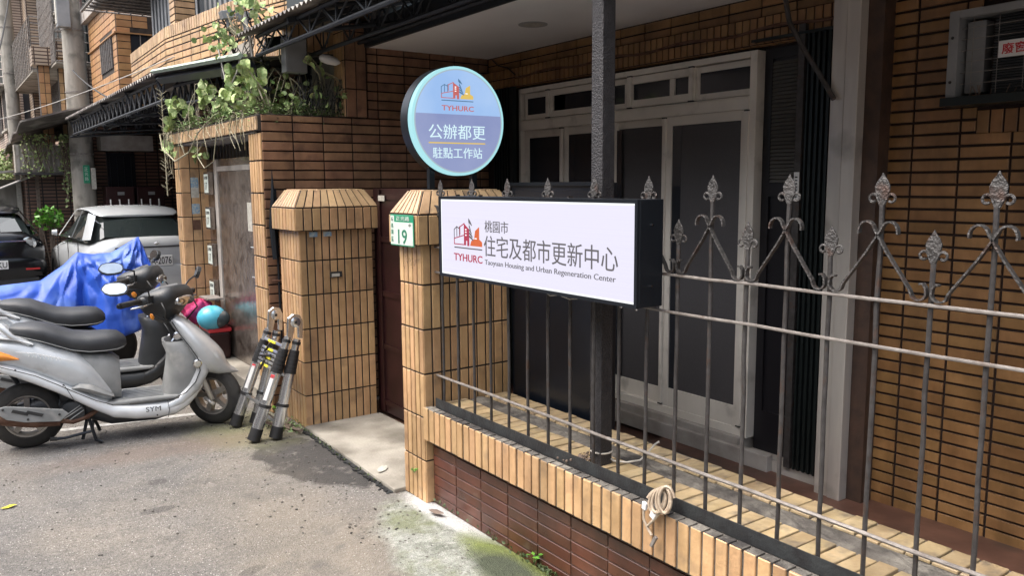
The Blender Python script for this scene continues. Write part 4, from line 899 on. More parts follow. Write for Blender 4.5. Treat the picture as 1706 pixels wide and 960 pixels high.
# ================================================================== CANOPY OVER THE FENCE
CN = empty('front_canopy', (2.5, 3, 2.9), 'corrugated metal canopy on black trusses above the fence and sign', 'canopy')
def corrugated(name, mt, parent, x0, z0, x1, z1, ya, yb, amp=.012, per=.076, th=.003):
    ny = int((yb-ya)/per*8); v0, v1 = [], []
    for i in range(ny+1):
        y = ya+(yb-ya)*i/ny; h = amp*math.cos(2*math.pi*(y-ya)/per); v0.append((x0, y, z0+h)); v1.append((x1, y, z1+h))
    mb = MB(); n = len(v0); mb.add(v0+v1, [(i, i+1, n+i+1, n+i) for i in range(n-1)])
    mb.add([(p[0], p[1], p[2]+th) for p in v0]+[(p[0], p[1], p[2]+th) for p in v1], [(i, n+i, n+i+1, i+1) for i in range(n-1)])
    mb.add([v for p in v0 for v in (p, (p[0], p[1], p[2]+th))], [(2*i, 2*i+1, 2*i+3, 2*i+2) for i in range(n-1)])
    return mb.build(name, mt, parent, smooth=True, angle=60)
corrugated('roof_sheet', 'sheet', CN, 1.99, 2.885, 2.55, 3.03, -1.5, 6.44); corrugated('roof_sheet', 'sheet', CN, 2.53, 3.035, 3.3, 3.23, -1.5, 6.44)
def truss(parent, p0, p1, h, n, r=.011, chord=.016, name='truss', mt='truss_paint', vert=True):
    p0 = Vector(p0); p1 = Vector(p1); up = Vector((0, 0, h)); mb = MB()
    for a in (Vector(), up):
        mb.tube([p0+a, p1+a], chord, 6)
    for i in range(n):
        a = p0.lerp(p1, i/n); b = p0.lerp(p1, (i+.5)/n); c = p0.lerp(p1, (i+1)/n); mb.tube([a+up, b], r*.7, 5); mb.tube([b, c+up], r*.7, 5)
        if vert: mb.tube([b, b+up], r*.6, 5)
    return mb.build(name, mt, parent)
truss(CN, (2.80, -1.4, 2.845), (2.80, 6.0, 2.845), .22, 18); truss(CN, (2.50, -1.4, 2.76), (2.50, 6.2, 2.76), .22, 16); truss(CN, (2.12, -1.4, 2.74), (2.12, 6.35, 2.74), .14, 18)
for y in (5.1, 3.9, 2.7, 1.4): truss(CN, (2.12, y, 2.74), (2.85, y, 2.88), .15, 3)
MB().obox((2.58, 6.36, 2.93), (.37, 0, .095), (0, .02, 0), (-.008, 0, .045)).build('end_beam', 'navy', CN)
for y in np.arange(.5, 6, 1.0): MB().obox((2.6, y, 3.0), (.55, 0, .14), (0, .018, 0), (-.003, 0, .018)).build('purlin', 'truss_paint', CN)
MB().box(2.845, 2.878, -1.4, 6.0, 2.815, 3.0).build('fascia_beam', 'truss_paint', CN)
tag(MB().lathe((2.55, 6.0, 2.70), (1, -.3, -.25), [(-.07, .012), (-.05, .03), (.0, .036), (.06, .03), (.09, .008)], 16).build('security_lamp', 'white', smooth=True), 'small white lamp bulb hanging under the end beam of the canopy', 'lamp')
bx = empty('junction_box', (2.35, 6.1, 2.6), 'pale grey junction box hung under the canopy above the plants', 'box')
fn_box('body', 'box_grey', bx, 2.25, 2.42, 6.1, 6.2, 2.60, 2.86, bevel=.006); fn_box('lid', 'box_grey', bx, 2.262, 2.408, 6.094, 6.1, 2.615, 2.845)
# ================================================================== SECOND CANOPY (carport)
C2 = empty('carport_canopy', (2.8, 12, 2.9), 'long corrugated carport canopy with lattice trusses over the parked silver car', 'canopy')
corrugated('roof_sheet', 'sheet', C2, 2.0, 2.93, 3.9, 3.40, 9.3, 16.4, .02, .13)
corr = MB(); rows_ = [[(x, y, 2.72+(y-6.3)*.0733+(x-2.0)*.10) for x in (2.0, 2.35, 2.7)] for y in np.linspace(6.35, 9.3, 12)]
corr.rings(rows_, False, False); cs_ = corr.build('roof_sheet', 'sheet', C2); md_ = cs_.modifiers.new('thick', 'SOLIDIFY'); md_.thickness = .012
MB().tube([(1.985, 9.32, 2.945), (1.985, 7.8, 2.835), (1.99, 6.35, 2.73)], .024, 4).build('gutter', 'sheet_green', C2)
MB().tube([(2.06, 9.3, 2.87), (2.06, 6.35, 2.66)], .05, 4).build('edge_beam', 'navy', C2)
truss(C2, (2.22, 6.4, 2.50), (2.22, 9.4, 2.62), .20, 13, .014, .018, vert=False); truss(C2, (2.5, 6.9, 2.52), (2.5, 9.4, 2.62), .22, 10, .014, .018, vert=False)
for x, z in ((2.10, 2.66), (2.6, 2.76), (3.1, 2.9)): truss(C2, (x, 9.3, z), (x, 16.3, z), .22, 24, .016, .018, vert=False)
for y in (9.5, 11.2, 13, 15, 16.3): truss(C2, (2.05, y, 2.62), (4.3, y, 2.80), .30, 9, .018, .02, vert=False)
# ================================================================== CARPORT HOUSE
CH = empty('carport_house', (4, 13, 0), 'tiled house over the carport with a bent tan tiled balcony', 'house')
fn_box('wall', 'far_brown', CH, 4.3, 4.5, 8.7, 18.2, 0, 2.95)
fn_box('wall', 'far_brown', CH, 2.62, 4.4, 18.2, 18.4, 0, 2.95)
fn_box('wall', 'far_brown', CH, 2.27, 4.4, 8.67, 8.8, 0, 2.9)
fn_box('floor_slab', 'wood_dark', CH, 2.95, 6, 9, 18.4, 2.95, 3.05)
dd2 = fn_box('garage_door', 'navy', CH, 2.9, 3.42, 18.12, 18.2, 0, 2.42)
for x in (2.95, 3.08, 3.21, 3.34): fn_box('door_rib', 'black_metal', dd2, x, x+.03, 18.10, 18.12, .05, 2.35)
fn_box('window_hood', 'plaster', CH, 2.75, 3.7, 17.7, 18.2, 2.45, 2.75)
# balcony: straight part x=2.25 and bent part
seg_pts = [(2.30, 12.0), (2.25, 9.8), (2.46, 8.15), (2.95, 6.05)]
for k, (a, b) in enumerate(zip(seg_pts, seg_pts[1:])):
    a3 = Vector((a[0], a[1], 2.9)); b3 = Vector((b[0], b[1], 2.9)); d = (b3-a3); L_ = d.length; d.normalize(); nrm = d.cross(Z_); nrm = -nrm if nrm.x > 0 else nrm
    w_ = MB().obox((a3+b3)/2-nrm*.06+Z_*.3, d*L_/2, nrm*.06, Z_*.3).build('balcony_wall', 'grout', CH)
    if k < 3:
        field(CH, w_, tuple(a3), d, Z_, L_, .47, .225 if k else .225, .058, .014, 'tile_tan', n=nrm, d=.006)
        field(CH, w_, tuple(a3+Z_*.47), d, Z_, L_, .135, .052, .13, .012, 'tile_cap', n=nrm, d=.007)
cpn = MB().box(2.34, 2.56, 9.68, 9.92, 3.5, 5.2).build('balcony_pillar', 'grout', CH)
field(CH, cpn, (2.34, 9.68, 3.5), X_, Z_, .22, 1.6, .205, .058, .012, 'tile_tan', n=nY, d=.006); field(CH, cpn, (2.34, 9.92, 3.5), nY, Z_, .24, 1.6, .225, .058, .012, 'tile_tan', n=nX, d=.006)
mb = MB()
for i in range(34):
    t = i/34; mb.box(2.62+.002*i-.01, 2.65+.002*i, 12.0-t*6.0, 12.0-t*6.0+.09, 3.5, 5.0)
mb.build('shutter_ribs', 'box_grey', CH); fn_box('upper_wall', 'gate_green', CH, 2.68, 6, 6.2, 12, 3.05, 7)
fn_box('balcony_floor', 'concrete', CH, 2.45, 6, 6.2, 12, 2.95, 3.06)
# orange bay beyond
BY = empty('tiled_bay', (2.8, 15, 3), 'small bright orange tiled bay with dark windows above the carport', 'bay window')
bb = MB().box(2.60, 4.0, 14.56, 17.2, 3.05, 4.75).build('wall', 'grout', BY)
field(BY, bb, (2.60, 14.56, 3.05), X_, Z_, .48, 1.7, .225, .10, .013, 'brick_orange', n=nY, d=.007, holes=[(.2, .48, .66, 1.17)])
field(BY, bb, (2.60, 17.2, 3.05), nY, Z_, 2.64, 1.7, .225, .10, .013, 'brick_orange', n=nX, d=.007, holes=[(1.1, 2.3, .62, 1.15)])
fn_box('window', 'glass_dark', BY, 2.81, 3.06, 14.548, 14.558, 3.73, 4.20); fn_box('window_bar', 'iron_pale', BY, 2.94, 2.955, 14.535, 14.548, 3.73, 4.20)
fn_box('window', 'glass_dark', BY, 2.585, 2.598, 14.92, 16.08, 3.69, 4.18)
for y in np.arange(15, 16, .16): fn_box('window_bar', 'iron_pale', BY, 2.57, 2.585, y, y+.02, 3.69, 4.18)
fn_box('cornice', 'brick_orange', BY, 2.56, 4.0, 14.52, 17.2, 4.19, 4.21); fn_box('roof_band', 'plaster', BY, 2.5, 4.2, 14.4, 17.4, 4.75, 5.0)
# overhanging mesh cage with pink flowers above
CG = empty('balcony_cage', (2.3, 12.6, 4.4), 'rusty mesh balcony cage overhead with pink flowers at its corner', 'balcony cage')
for y in np.arange(11.2, 14.2, .22): MB().tube([(2.05, y, 4.40), (3.3, y, 4.40)], .014, 5).build('bar', 'iron_pale', CG)
for x in np.arange(2.05, 3.3, .17): MB().tube([(x, 11.2, 4.415), (x, 14.1, 4.415)], .010, 5).build('bar', 'iron', CG)
MB().tube([(2.05, 11.2, 4.9), (2.05, 11.2, 4.38), (2.05, 14.1, 4.38), (2.05, 14.1, 5.2)], .02, 6).build('rim', 'iron_pale', CG); MB().tube([(2.05, 11.2, 4.38), (3.3, 11.2, 4.38)], .03, 6).build('rim', 'iron_pale', CG)
fn_box('floor_tray', 'iron', CG, 2.15, 3.3, 11.3, 14.0, 4.44, 4.46)
mb = MB()
for i in range(60): sphere(mb, (2.05+random.gauss(0, .09), 13.9+random.gauss(0, .15), 4.72+random.gauss(0, .09)), .035, 5, 3)
o = mb.build('flower_cluster', 'flower', None); tag(o, 'pink flower cluster on the overhead mesh balcony cage', 'flowers')
fn_box('balcony_shade', 'far_pink', CG, 3.3, 3.4, 11, 17, 4.3, 7)
# ================================================================== FAR ROW OF BUILDINGS
def far_building(name_label, cat, x0, x1, y0, y1, z0, z1, mt, wins=(), ):
    t = empty('apartment_building', ((x0+x1)/2, y0, 0), name_label, cat)
    fn_box('wall', mt, t, x0, x1, y0, y1, z0, z1)
    for (face, a, b, c, d) in wins:
        if face == 'y':
            f = fn_box('window', 'glass_dark', t, a, b, y0-.03, y0+.0, c, d); fn_box('frame', 'white_alu', f, a, b, y0-.05, y0-.03, d-.05, d); fn_box('sill', 'concrete', f, a-.05, b+.05, y0-.12, y0-.03, c-.06, c)
        else:
            f = fn_box('window', 'glass_dark', t, x0-.03, x0, a, b, c, d); fn_box('sill', 'concrete', f, x0-.12, x0-.03, a, b, c-.06, c)
            for q in np.arange(a, b, .25): fn_box('window_bar', 'iron_pale', f, x0-.05, x0-.03, q, q+.02, c, d)
    return t
B1 = far_building('brown tiled house wall behind the concrete utility pole', 'house', 1.5, 2.62, 18.62, 24, 0, 2.55, 'far_brown', [])
B2 = far_building('tan tiled upper storeys behind the utility pole, with window bars', 'building', 2.62, 6, 18.4, 25, 2.55, 9, 'far_tan', [('x', 18.8, 20.5, 3.3, 4.4), ('x', 21.3, 23.3, 3.3, 4.4), ('x', 19, 23, 5.6, 7)])
B3 = far_building('pale tiled block further down the alley at the left edge', 'building', 1.95, 6, 26, 34, 0, 12, 'far_pink', [('x', 27, 29, 3.4, 4.6), ('x', 30, 32.5, 3.4, 4.6), ('y', 2.2, 2.9, 3.5, 4.5), ('x', 27, 30, 6, 7.6)])
B4 = far_building('grey weathered building closing the far end of the alley', 'building', -6, 4, 46, 52, 0, 14, 'far_tan', [('y', 1.0, 2.2, 3, 4.5), ('y', 2.8, 4.0, 3, 4.5), ('y', 1.0, 2.2, 6.5, 8), ('y', 2.8, 4.0, 6.5, 8)])
B5 = far_building('buff tiled balcony block high at the upper left', 'building', 2.35, 5, 25, 26, 2.6, 12, 'far_tan', [])
# orange tile columns and their capitals
for (x, y, z0, z1, w_, lab) in ((2.00, 18.9, 2.6, 4.15, .2, 'bright orange tiled column below the window cages'), (2.32, 18.75, 2.6, 4.3, .17, 'duller brown tiled column right of the orange column')):
    t = empty('tiled_column', (x, y, z0), lab, 'column')
    s_ = fn_box('shaft', 'grout', t, x-w_/2, x+w_/2, y, y+w_, z0, z1)
    field(t, s_, (x-w_/2, y, z0), X_, Z_, w_, z1-z0, w_/2-.012, .19, .012, 'brick_orange' if w_ > .18 else 'tile_tan', n=nY, d=.006)
    fn_box('capital', 'far_tan', t, x-w_, x+w_, y-.1, y+w_+.1, z1, z1+.35)
def cage(label, x, y0, y1, z0, z1, dep, nx, nz, mt='iron_pale'):
    t = empty('window_cage', (x+dep/2, (y0+y1)/2, z0), label, 'window cage')
    for z in np.linspace(z0, z1, nz): MB().tube([(x+dep, y0, z), (x, y0, z), (x, y1, z), (x+dep, y1, z)], .013, 4).build('bar', mt, t)
    for y in np.linspace(y0, y1, nx): MB().tube([(x, y, z0), (x, y, z1)], .013, 4).build('bar', mt, t)
    for q in np.linspace(0, dep, 5): MB().tube([(x+q, y0, z0), (x+q, y0, z1)], .013, 4).build('bar', mt, t)
    fn_box('floor_tray', 'concrete', t, x, x+dep, y0, y1, z0-.05, z0-.02); fn_box('back_panel', 'gate_green', t, x+dep-.05, x+dep, y0, y1, z0, z1)
    return t
cage('rusty white window cage between the two utility poles', 1.95, 20.4, 25.3, 4.25, 5.35, .7, 14, 9)
cage('large rusty window cage beside the near utility pole, upper left', 2.12, 18.0, 20.3, 4.15, 6.2, .6, 12, 12)
cage('pale window cage on the block beyond the left utility pole', 1.55, 27.0, 30.5, 4.6, 6.0, .4, 12, 8, 'white_alu')
cage('high rusty window cage above the thick utility pole', 2.3, 18.6, 20.6, 6.4, 7.6, .4, 10, 8)
for k, (x, y, z, lab) in enumerate(((2.30, 21.4, 5.6, 'boxy outdoor air conditioner high on the wall left of the thick pole'), (1.7, 30.8, 4.8, 'small outdoor air conditioner on the pale block at the left edge'))):
    t = empty('outdoor_unit', (x, y, z), lab, 'air conditioner'); fn_box('body', 'box_grey', t, x, x+.35, y, y+.75, z, z+.55, bevel=.02); MB().lathe((x-.002, y+.4, z+.28), nX, [(0, .2), (.01, .2), (.015, .05)], 20).build('fan_grille', 'gate_green', t)
    MB().tube([(x+.2, y-.01, z), (x+.2, y-.02, z-1.2)], .02, 6).build('pipe', 'wire_pale', t)
for (x, y, z0, z1, lab) in ((2.56, 18.3, 2.6, 7.5, 'grey downpipe on the tan wall beside the thick pole'), (1.9, 25.9, 0, 9, 'thin downpipe on the pale block at the left edge')): tag(MB().tube([(x, y, z0), (x, y, z1)], .04, 8).build('downpipe', 'pole_conc', smooth=True), lab, 'pipe')
# canopy 3 and planter trough with vines
C3 = empty('awning', (1.8, 18.4, 2.6), 'sagging weathered awning with vines beyond the carport canopy', 'awning')
mb = MB(); rows = []
for i in range(20):
    t = i/19; y = 16.6+t*5.5; rows.append([(1.35+q*.35, y, 2.92-.42*t+.03*math.sin(i*1.1)+q*.10-.02*random.random()) for q in range(5)])
mb.rings(rows, False, False); c3s = mb.build('awning_sheet', 'sheet', C3); md = c3s.modifiers.new('thick', 'SOLIDIFY'); md.thickness = .03
PT = empty('planter_trough', (1.75, 18.4, 2.0), 'long grey planter box with hanging dry vines on the brown wall', 'planter')
MB().box(1.33, 2.12, 18.25, 18.6, 2.02, 2.56).build('trough', 'concrete', PT)
for x in np.arange(1.36, 2.12, .085): fn_box('rib', 'plaster', PT, x, x+.04, 18.235, 18.25, 2.04, 2.54)
fn_box('shelf', 'iron', PT, 1.3, 2.4, 18.1, 18.6, 1.98, 2.02)
# small sheet roof and doorway left of the wall
LG = empty('lean_to', (1.2, 19.5, 0), 'weathered lean-to gate with a slanting pole at the far left', 'shed')
fn_box('post', 'paper', LG, 1.38, 1.46, 19.2, 19.3, 0, 2.0); fn_box('post', 'vine_dry', LG, 1.66, 1.72, 18.5, 18.56, 0, 1.98)
fn_box('panel', 'pole_conc', LG, 1.05, 1.5, 19.5, 19.6, 0, 1.9); MB().tube([(.9, 18.6, 1.65), (1.65, 18.5, 1.98)], .025, 6).build('rail', 'wire_pale', LG)
MB().obox((1.2, 19.2, 2.05), (.5, 0, .05), (0, .5, 0), (0, 0, .02)).build('roof', 'sheet', LG)
# utility poles
def upole(x, y, r0, r1, h, label):
    t = empty('utility_pole', (x, y, 0), label, 'utility pole', 'concrete utility poles')
    MB().tube([(x, y, z) for z in np.linspace(0, h, 6)], [r0+(r1-r0)*k/5 for k in range(6)], 24).build('shaft', 'pole_conc', t, smooth=True, angle=60)
    for z in np.arange(1.2, h, 1.15):
        rr_ = r0+(r1-r0)*z/h+.004; MB().lathe((x, y, z), Z_, [(0, rr_), (0, rr_+.006), (.03, rr_+.006), (.03, rr_)], 24).build('band', 'iron_pale', t)
    return t
up1 = upole(2.38, 17.55, .215, .165, 9, 'thick concrete utility pole with a grey meter box, beside the carport')
up2 = upole(1.88, 25, .17, .14, 10, 'thinner concrete utility pole at the left edge of the view')
jb1 = empty('meter_cabinet', (2.28, 17.3, 4.65), 'grey steel cabinet strapped to the thick utility pole', 'cabinet')
fn_box('body', 'box_grey', jb1, 2.10, 2.32, 17.22, 17.42, 4.66, 5.4, bevel=.01); fn_box('door', 'paper', jb1, 2.09, 2.10, 17.24, 17.40, 4.72, 5.35)
gs = empty('pole_sign', (2.40, 17.3, 1.8), 'small green street notice on the thick utility pole', 'sign')
gp = MB().box(2.35, 2.46, 17.30, 17.325, 1.81, 2.15).build('plate', 'green_plate', gs); text('正', 'plate_white', gp, (0, 17.298, 0), X_, Z_, 2.37, 2.43, 2.04, 2.11); text('光', 'plate_white', gp, (0, 17.298, 0), X_, Z_, 2.37, 2.43, 1.95, 2.02); text('路', 'plate_white', gp, (0, 17.298, 0), X_, Z_, 2.37, 2.43, 1.86, 1.93)
fn_box('poster', 'paper', gs, 2.48, 2.56, 17.30, 17.325, 1.7, 2.1)
# red storage boxes with white rods in the carport
for k, (x, lab) in enumerate(((2.70, 'dark cabinet nearer the pole in the carport behind the silver car'), (3.25, 'dark cabinet further right in the carport behind the silver car'))):
    t = empty('storage_cabinet', (x+.25, 17.1, 0), lab, 'cabinet', 'dark cabinets in the carport'); fn_box('body', 'maroon', t, x, x+.5, 17.2, 17.6, 0, 1.74, bevel=.01); fn_box('label_sticker', 'box_grey', t, x+.2, x+.32, 17.19, 17.2, 1.58, 1.64)
    for q in (.06, .22, .38): MB().tube([(x+q, 17.15, 1.0), (x+q, 17.15, 1.5)], .014, 6).build('rod', 'white', t)
# house across the alley (out of view, added and sized to darken the porch)
OP = empty('opposite_house', (-5, 6, 0), 'tiled house row across the alley, added to shade the porch, seen only in reflections', 'house')
fn_box('wall', 'far_pink', OP, -8, -6.2, -12, 30, 0, 6.5)
for y in np.arange(-10, 28, 3.4):
    for z in (1.0, 4.2): w_ = fn_box('window', 'glass_dark', OP, -6.2, -6.17, y, y+1.6, z, z+1.5); fn_box('sill', 'concrete', w_, -6.17, -6.08, y-.05, y+1.65, z-.08, z)
# ================================================================== WIRES
def wire(pts, r, mt, label, n=14, sag=.15):
    P = [Vector(p) for p in pts]; out = []
    for a, b in zip(P, P[1:]):
        for i in range(n): t = i/n; p = a.lerp(b, t); p.z -= sag*4*t*(1-t); out.append(p)
    out.append(P[-1]); tag(MB().tube(out, r, 5).build('overhead_cable', mt, smooth=True), label, 'cable')
wire([(.6, 19, 2.9), (2.45, 8.6, 3.22)], .006, 'wire_pale', 'pale thin cable strung in front of the tan balcony', sag=.1)
wire([(1.8, 25, 9.2), (1.2, 18, 4.6)], .02, 'wire_black', 'black cable slanting past the left utility pole', sag=.3)
wire([(2.2, 26, 7.5), (.9, 17, 3.4)], .018, 'wire_black', 'second black cable lower at the left utility pole', sag=.3)
wire([(2.3, 17.3, 3.9), (2.5, 15, 3.2)], .014, 'wire_black', 'black cable dropping from the thick pole to the carport roof', sag=.05)
wire([(2.0, 6.5, 3.4), (2.1, 6.45, 2.9), (2.12, 6.4, 2.45)], .012, 'wire_pale', 'pale hose hanging at the canopy corner', sag=.0)
random.seed(11)
mb = MB()
for i in range(16):
    p = Vector((2.15+random.gauss(0, .08), 6.7+random.gauss(0, .15), 3.15)); pts = [p+Vector((random.gauss(0, .05), random.gauss(0, .08), -k*.09)) for k in range(7)]
    mb.tube(pts, random.uniform(.004, .009), 5)
tag(mb.build('cable_tangle', 'wire_black'), 'tangle of black cables and splitters at the canopy corner', 'cables', kind='stuff')
for (a, lab) in ((0, 'grey cable splitter box at the canopy corner, left one'), (.13, 'grey cable splitter box at the canopy corner, right one')):
    fb = empty('cable_box', (2.05+a, 6.7, 3.1), lab, 'box', 'cable boxes'); MB().obox((2.02+a, 6.75, 3.10), (.045, 0, .01), (0, .04, 0), (-.01, 0, .03)).build('body', 'box_grey', fb, bevel=.004)
    MB().cyl((2.02+a, 6.74, 3.07), (2.03+a, 6.74, 2.98), .012).build('gland', 'box_grey', fb)
wire([(1.985, 6.9, 2.85), (2.0, 6.75, 2.50), (2.0, 6.5, 2.62), (2.05, 6.35, 2.9)], .006, 'wire_pale', 'pale looping cable in front of the canopy corner', 8, .0)
# ================================================================== PLANTS
random.seed(5)
def leaf_mesh(name, r, cup, mt):
    mb = MB(); n = 10; vs = [(-r*.55, 0, -.1*r), (0, 0, -cup*r*.05), (r*.55, 0, -cup*r*.15)]; rim_ = []
    for k in range(n):
        t = 2*math.pi*(k+.5)/n; q = r*(1+.09*math.sin(k*2.3)); rim_.append((q*math.cos(t), q*math.sin(t)*.92, cup*r*(.42*abs(math.sin(t))-.30*max(0, math.cos(t))**2-.2*max(0, -math.cos(t)))))
    vs += rim_; fs = []
    for k in range(n):
        a, b_ = 3+k, 3+(k+1) % n; mx_ = (rim_[k][0]+rim_[(k+1) % n][0])/2; c = 2 if mx_ > r*.35 else (0 if mx_ < -r*.35 else 1); fs.append((c, a, b_))
    for k in range(n):
        mx0 = (rim_[k][0]+rim_[(k+1) % n][0])/2; mx1 = (rim_[(k+1) % n][0]+rim_[(k+2) % n][0])/2
        c0 = 2 if mx0 > r*.35 else (0 if mx0 < -r*.35 else 1); c1 = 2 if mx1 > r*.35 else (0 if mx1 < -r*.35 else 1)
        if c0 != c1: fs.append((c0, 3+(k+1) % n, c1))
    mb.add(vs, fs); return mb.mesh(name, mt, False)
LM = [leaf_mesh('leaf', .044, 1.0, 'leaf_pale'), leaf_mesh('leaf', .035, 1.0, 'leaf_pale'), leaf_mesh('leaf', .026, .8, 'leaf_pale'), leaf_mesh('leaf', .024, .3, 'leaf')]
def add_leaf(parent, p, k, tilt=.8, mtx=None):
    m_ = Matrix.Translation(p) @ Matrix.Rotation(random.uniform(0, 6.28), 4, 'Z') @ Matrix.Rotation(random.gauss(tilt, .6), 4, 'Y') @ Matrix.Rotation(random.gauss(0, .6), 4, 'X')
    link(bpy.data.objects.new('leaf', LM[k]), parent, m_)
pn = empty('potted_vine', (2.2, 7.3, 2.27), 'round leaved green succulents and vines spilling over the porch roof', 'plant')
_ = [(8.73, 2.56), (8.46, 2.5), (7.35, 2.58), (7.18, 2.5), (6.75, 2.62), (6.35, 2.56), (5.9, 2.6), (6.1, 2.55), (7.6, 2.5), (6.8, 2.48), (6.48, 2.42), (8.95, 2.15), (8.6, 2.10), (8.05, 2.46), (8.45, 2.38), (6.15, 2.5), (6.2, 2.4), (6.4, 2.35), (7.0, 2.4), (7.9, 2.06)]
CL = [(8.56, 2.56), (8.32, 2.48), (7.24, 2.56), (7.09, 2.47), (6.66, 2.61), (6.28, 2.55), (6.05, 2.59), (6.1, 2.5), (7.48, 2.47), (6.68, 2.47), (6.38, 2.41), (9.0, 2.17), (8.56, 2.1), (7.96, 2.44), (8.42, 2.36), (6.15, 2.42), (6.32, 2.33), (6.94, 2.39), (7.78, 2.03)]
stems = MB()
for (y, z) in CL:
    x = 1.98+random.uniform(-.05, .05); 
    stems.tube([(2.12, y+random.uniform(-.15, .1), 2.28), (2.03+random.uniform(-.05, .05), y+random.gauss(0, .06), (z+2.27)/2), (x, y, z)], .006, 5)
    for i in range(random.choice((6, 7, 8))): add_leaf(pn, (x+random.gauss(0, .03), y+random.gauss(0, .05), z+random.gauss(0, .035)), random.choice((0, 0, 1)), 1.0)
for i in range(110):
    y = random.triangular(6.05, 7.4, 6.4); add_leaf(pn, (random.uniform(1.98, 2.5), y, 2.30+random.random()**1.5*.24*(1.2-abs(y-6.6)*.5)), random.choice((1, 2, 2, 3)), .7)
for i in range(60):
    add_leaf(pn, (random.uniform(1.95, 2.6), random.uniform(6.05, 8.6), 2.29+random.random()*.08), random.choice((2, 3, 3)), .6)
for i in range(34):
    add_leaf(pn, (random.uniform(2.1, 2.95), random.gauss(6.08, .05), 2.30+random.random()*.14), random.choice((2, 3)), .7)
# long wandering stems
for i in range(46):
    y0 = random.uniform(6.0, 8.5); x0 = random.uniform(2.0, 2.6); L_ = random.uniform(.2, .5); P = []
    a = random.uniform(-1, 1)
    for k in range(8): t = k/7; P.append((x0+.1*math.sin(t*4+i), y0+a*L_*t*.8, 2.28+L_*math.sin(t*2.6)*random.uniform(.8, 1.05)))
    stems.tube(P, random.uniform(.0025, .0055), 4)
for i in range(26):   # hanging ends
    y0 = random.choice((random.gauss(6.45, .12), random.gauss(8.6, .15), random.uniform(6.1, 8.6))); P = []; L_ = random.uniform(.12, .55 if y0 > 8.2 else .3)
    for k in range(7): t = k/6; P.append((1.965-.02*math.sin(t*3), y0+.04*math.sin(t*5+i), 2.30-L_*t))
    stems.tube(P, .0035, 4)
stems.tube([(1.97, 8.7, 2.28), (1.90, 8.75, 2.26), (1.88, 8.6, 2.12), (1.90, 8.2, 1.98), (1.93, 7.8, 2.05), (1.95, 7.5, 2.22), (2.0, 7.2, 2.34), (2.05, 6.9, 2.38)], .007, 6)
stems.tube([(1.95, 7.55, 2.25), (1.93, 7.5, 2.0), (1.93, 7.3, 1.90), (1.94, 7.05, 1.95), (1.96, 6.95, 2.25)], .004, 5)
for (y0, x0, h_) in ((6.3, 2.35, .5), (6.15, 2.45, .42), (6.25, 2.55, .55), (6.5, 2.2, .46), (6.1, 2.6, .34), (6.7, 2.1, .5), (6.2, 2.7, .38)):
    P = [(x0+.12*math.sin(t*5+y0*9)*t, y0-.10*math.sin(t*4+x0*7)*t, 2.28+h_*t) for t in np.linspace(0, 1, 9)]; stems.tube(P, .0055, 5)
    for q in range(4): add_leaf(pn, Vector(P[random.randint(4, 8)])+Vector((random.gauss(0, .03), random.gauss(0, .03), 0)), random.choice((1, 2)), .9)
stems.build('stem', 'stem', pn)
mb = MB()
for i in range(26):
    x0 = random.uniform(2.3, 2.85); P = [(x0+.10*math.sin(t*4+i)*t, 6.05+random.uniform(-.02, .05), 2.28+random.uniform(.1, .34)*math.sin(t*3)) for t in np.linspace(0, 1, 7)]; mb.tube(P, .003, 4)
mb.build('dry_stem', 'wire_black', pn)
mb = MB(); md_ = MB()
for i in range(4200):
    y = random.uniform(6.03, 8.6); x = random.uniform(1.95, 2.75) if random.random() < .6 else random.gauss(1.98, .02)
    if random.random() < .3: x, y = random.uniform(2.0, 2.9), random.gauss(6.04, .02)
    z = 2.275+abs(random.gauss(0, .045)) - (random.random() < .15)*random.uniform(0, .12); s = random.uniform(.008, .018); a = random.uniform(0, 6.28); v1 = Vector((math.cos(a), math.sin(a), random.uniform(-.4, .6))).normalized()*s; v2 = Vector((-math.sin(a), math.cos(a), random.uniform(-.4, .4))).normalized()*s*.5
    c = Vector((x, y, z)); (mb if random.random() < .72 else md_).add([c-v1, c-v2, c+v1, c+v2], [(0,1,2,3)])
o = mb.build('small_leaves', 'leaf', pn); o['kind'] = 'stuff'; o = md_.build('dry_leaves', 'vine_dry', pn); o['kind'] = 'stuff'
# plants at the canopy corner
pc = empty('hanging_plant', (2.05, 6.6, 2.95), 'green round leaved plant sprouting at the corner of the front canopy', 'plant')
for i in range(85):
    y, z = random.choice(((7.0, 2.93), (6.9, 3.02), (6.6, 2.86), (6.25, 3.02), (6.0, 3.08), (6.35, 3.12))); add_leaf(pc, (2.0+random.gauss(0, .05), y+random.gauss(0, .09), z+random.gauss(0, .05)), random.choice((1, 2, 2, 3)), .9)
st = MB()
for i in range(12):
    y0 = random.uniform(6.1, 7.1); st.tube([(2.08, 6.6, 2.9), (2.02, (y0+6.6)/2, 3.0), (2.0, y0, random.uniform(2.85, 3.1))], .005, 4)
st.build('stem', 'stem', pc)
# spiky dry plant left of the porch
sp_ = empty('spiky_plant', (1.98, 8.75, 2.2), 'thin dry spiky stalk hanging at the far end of the porch roof', 'plant'); mb = MB(); mb.tube([(1.98, 8.95, 2.7), (1.97, 8.9, 2.2), (1.96, 8.85, 1.65)], .007, 5)
for k in range(70):
    z = 1.7+k*.0145; a = random.uniform(0, 6.28); mb.tube([(1.97, 8.9, z), (1.97+.05*math.cos(a), 8.9+.09*math.sin(a), z+.035)], .0025, 3)
mb.build('stalk', 'stem', sp_)
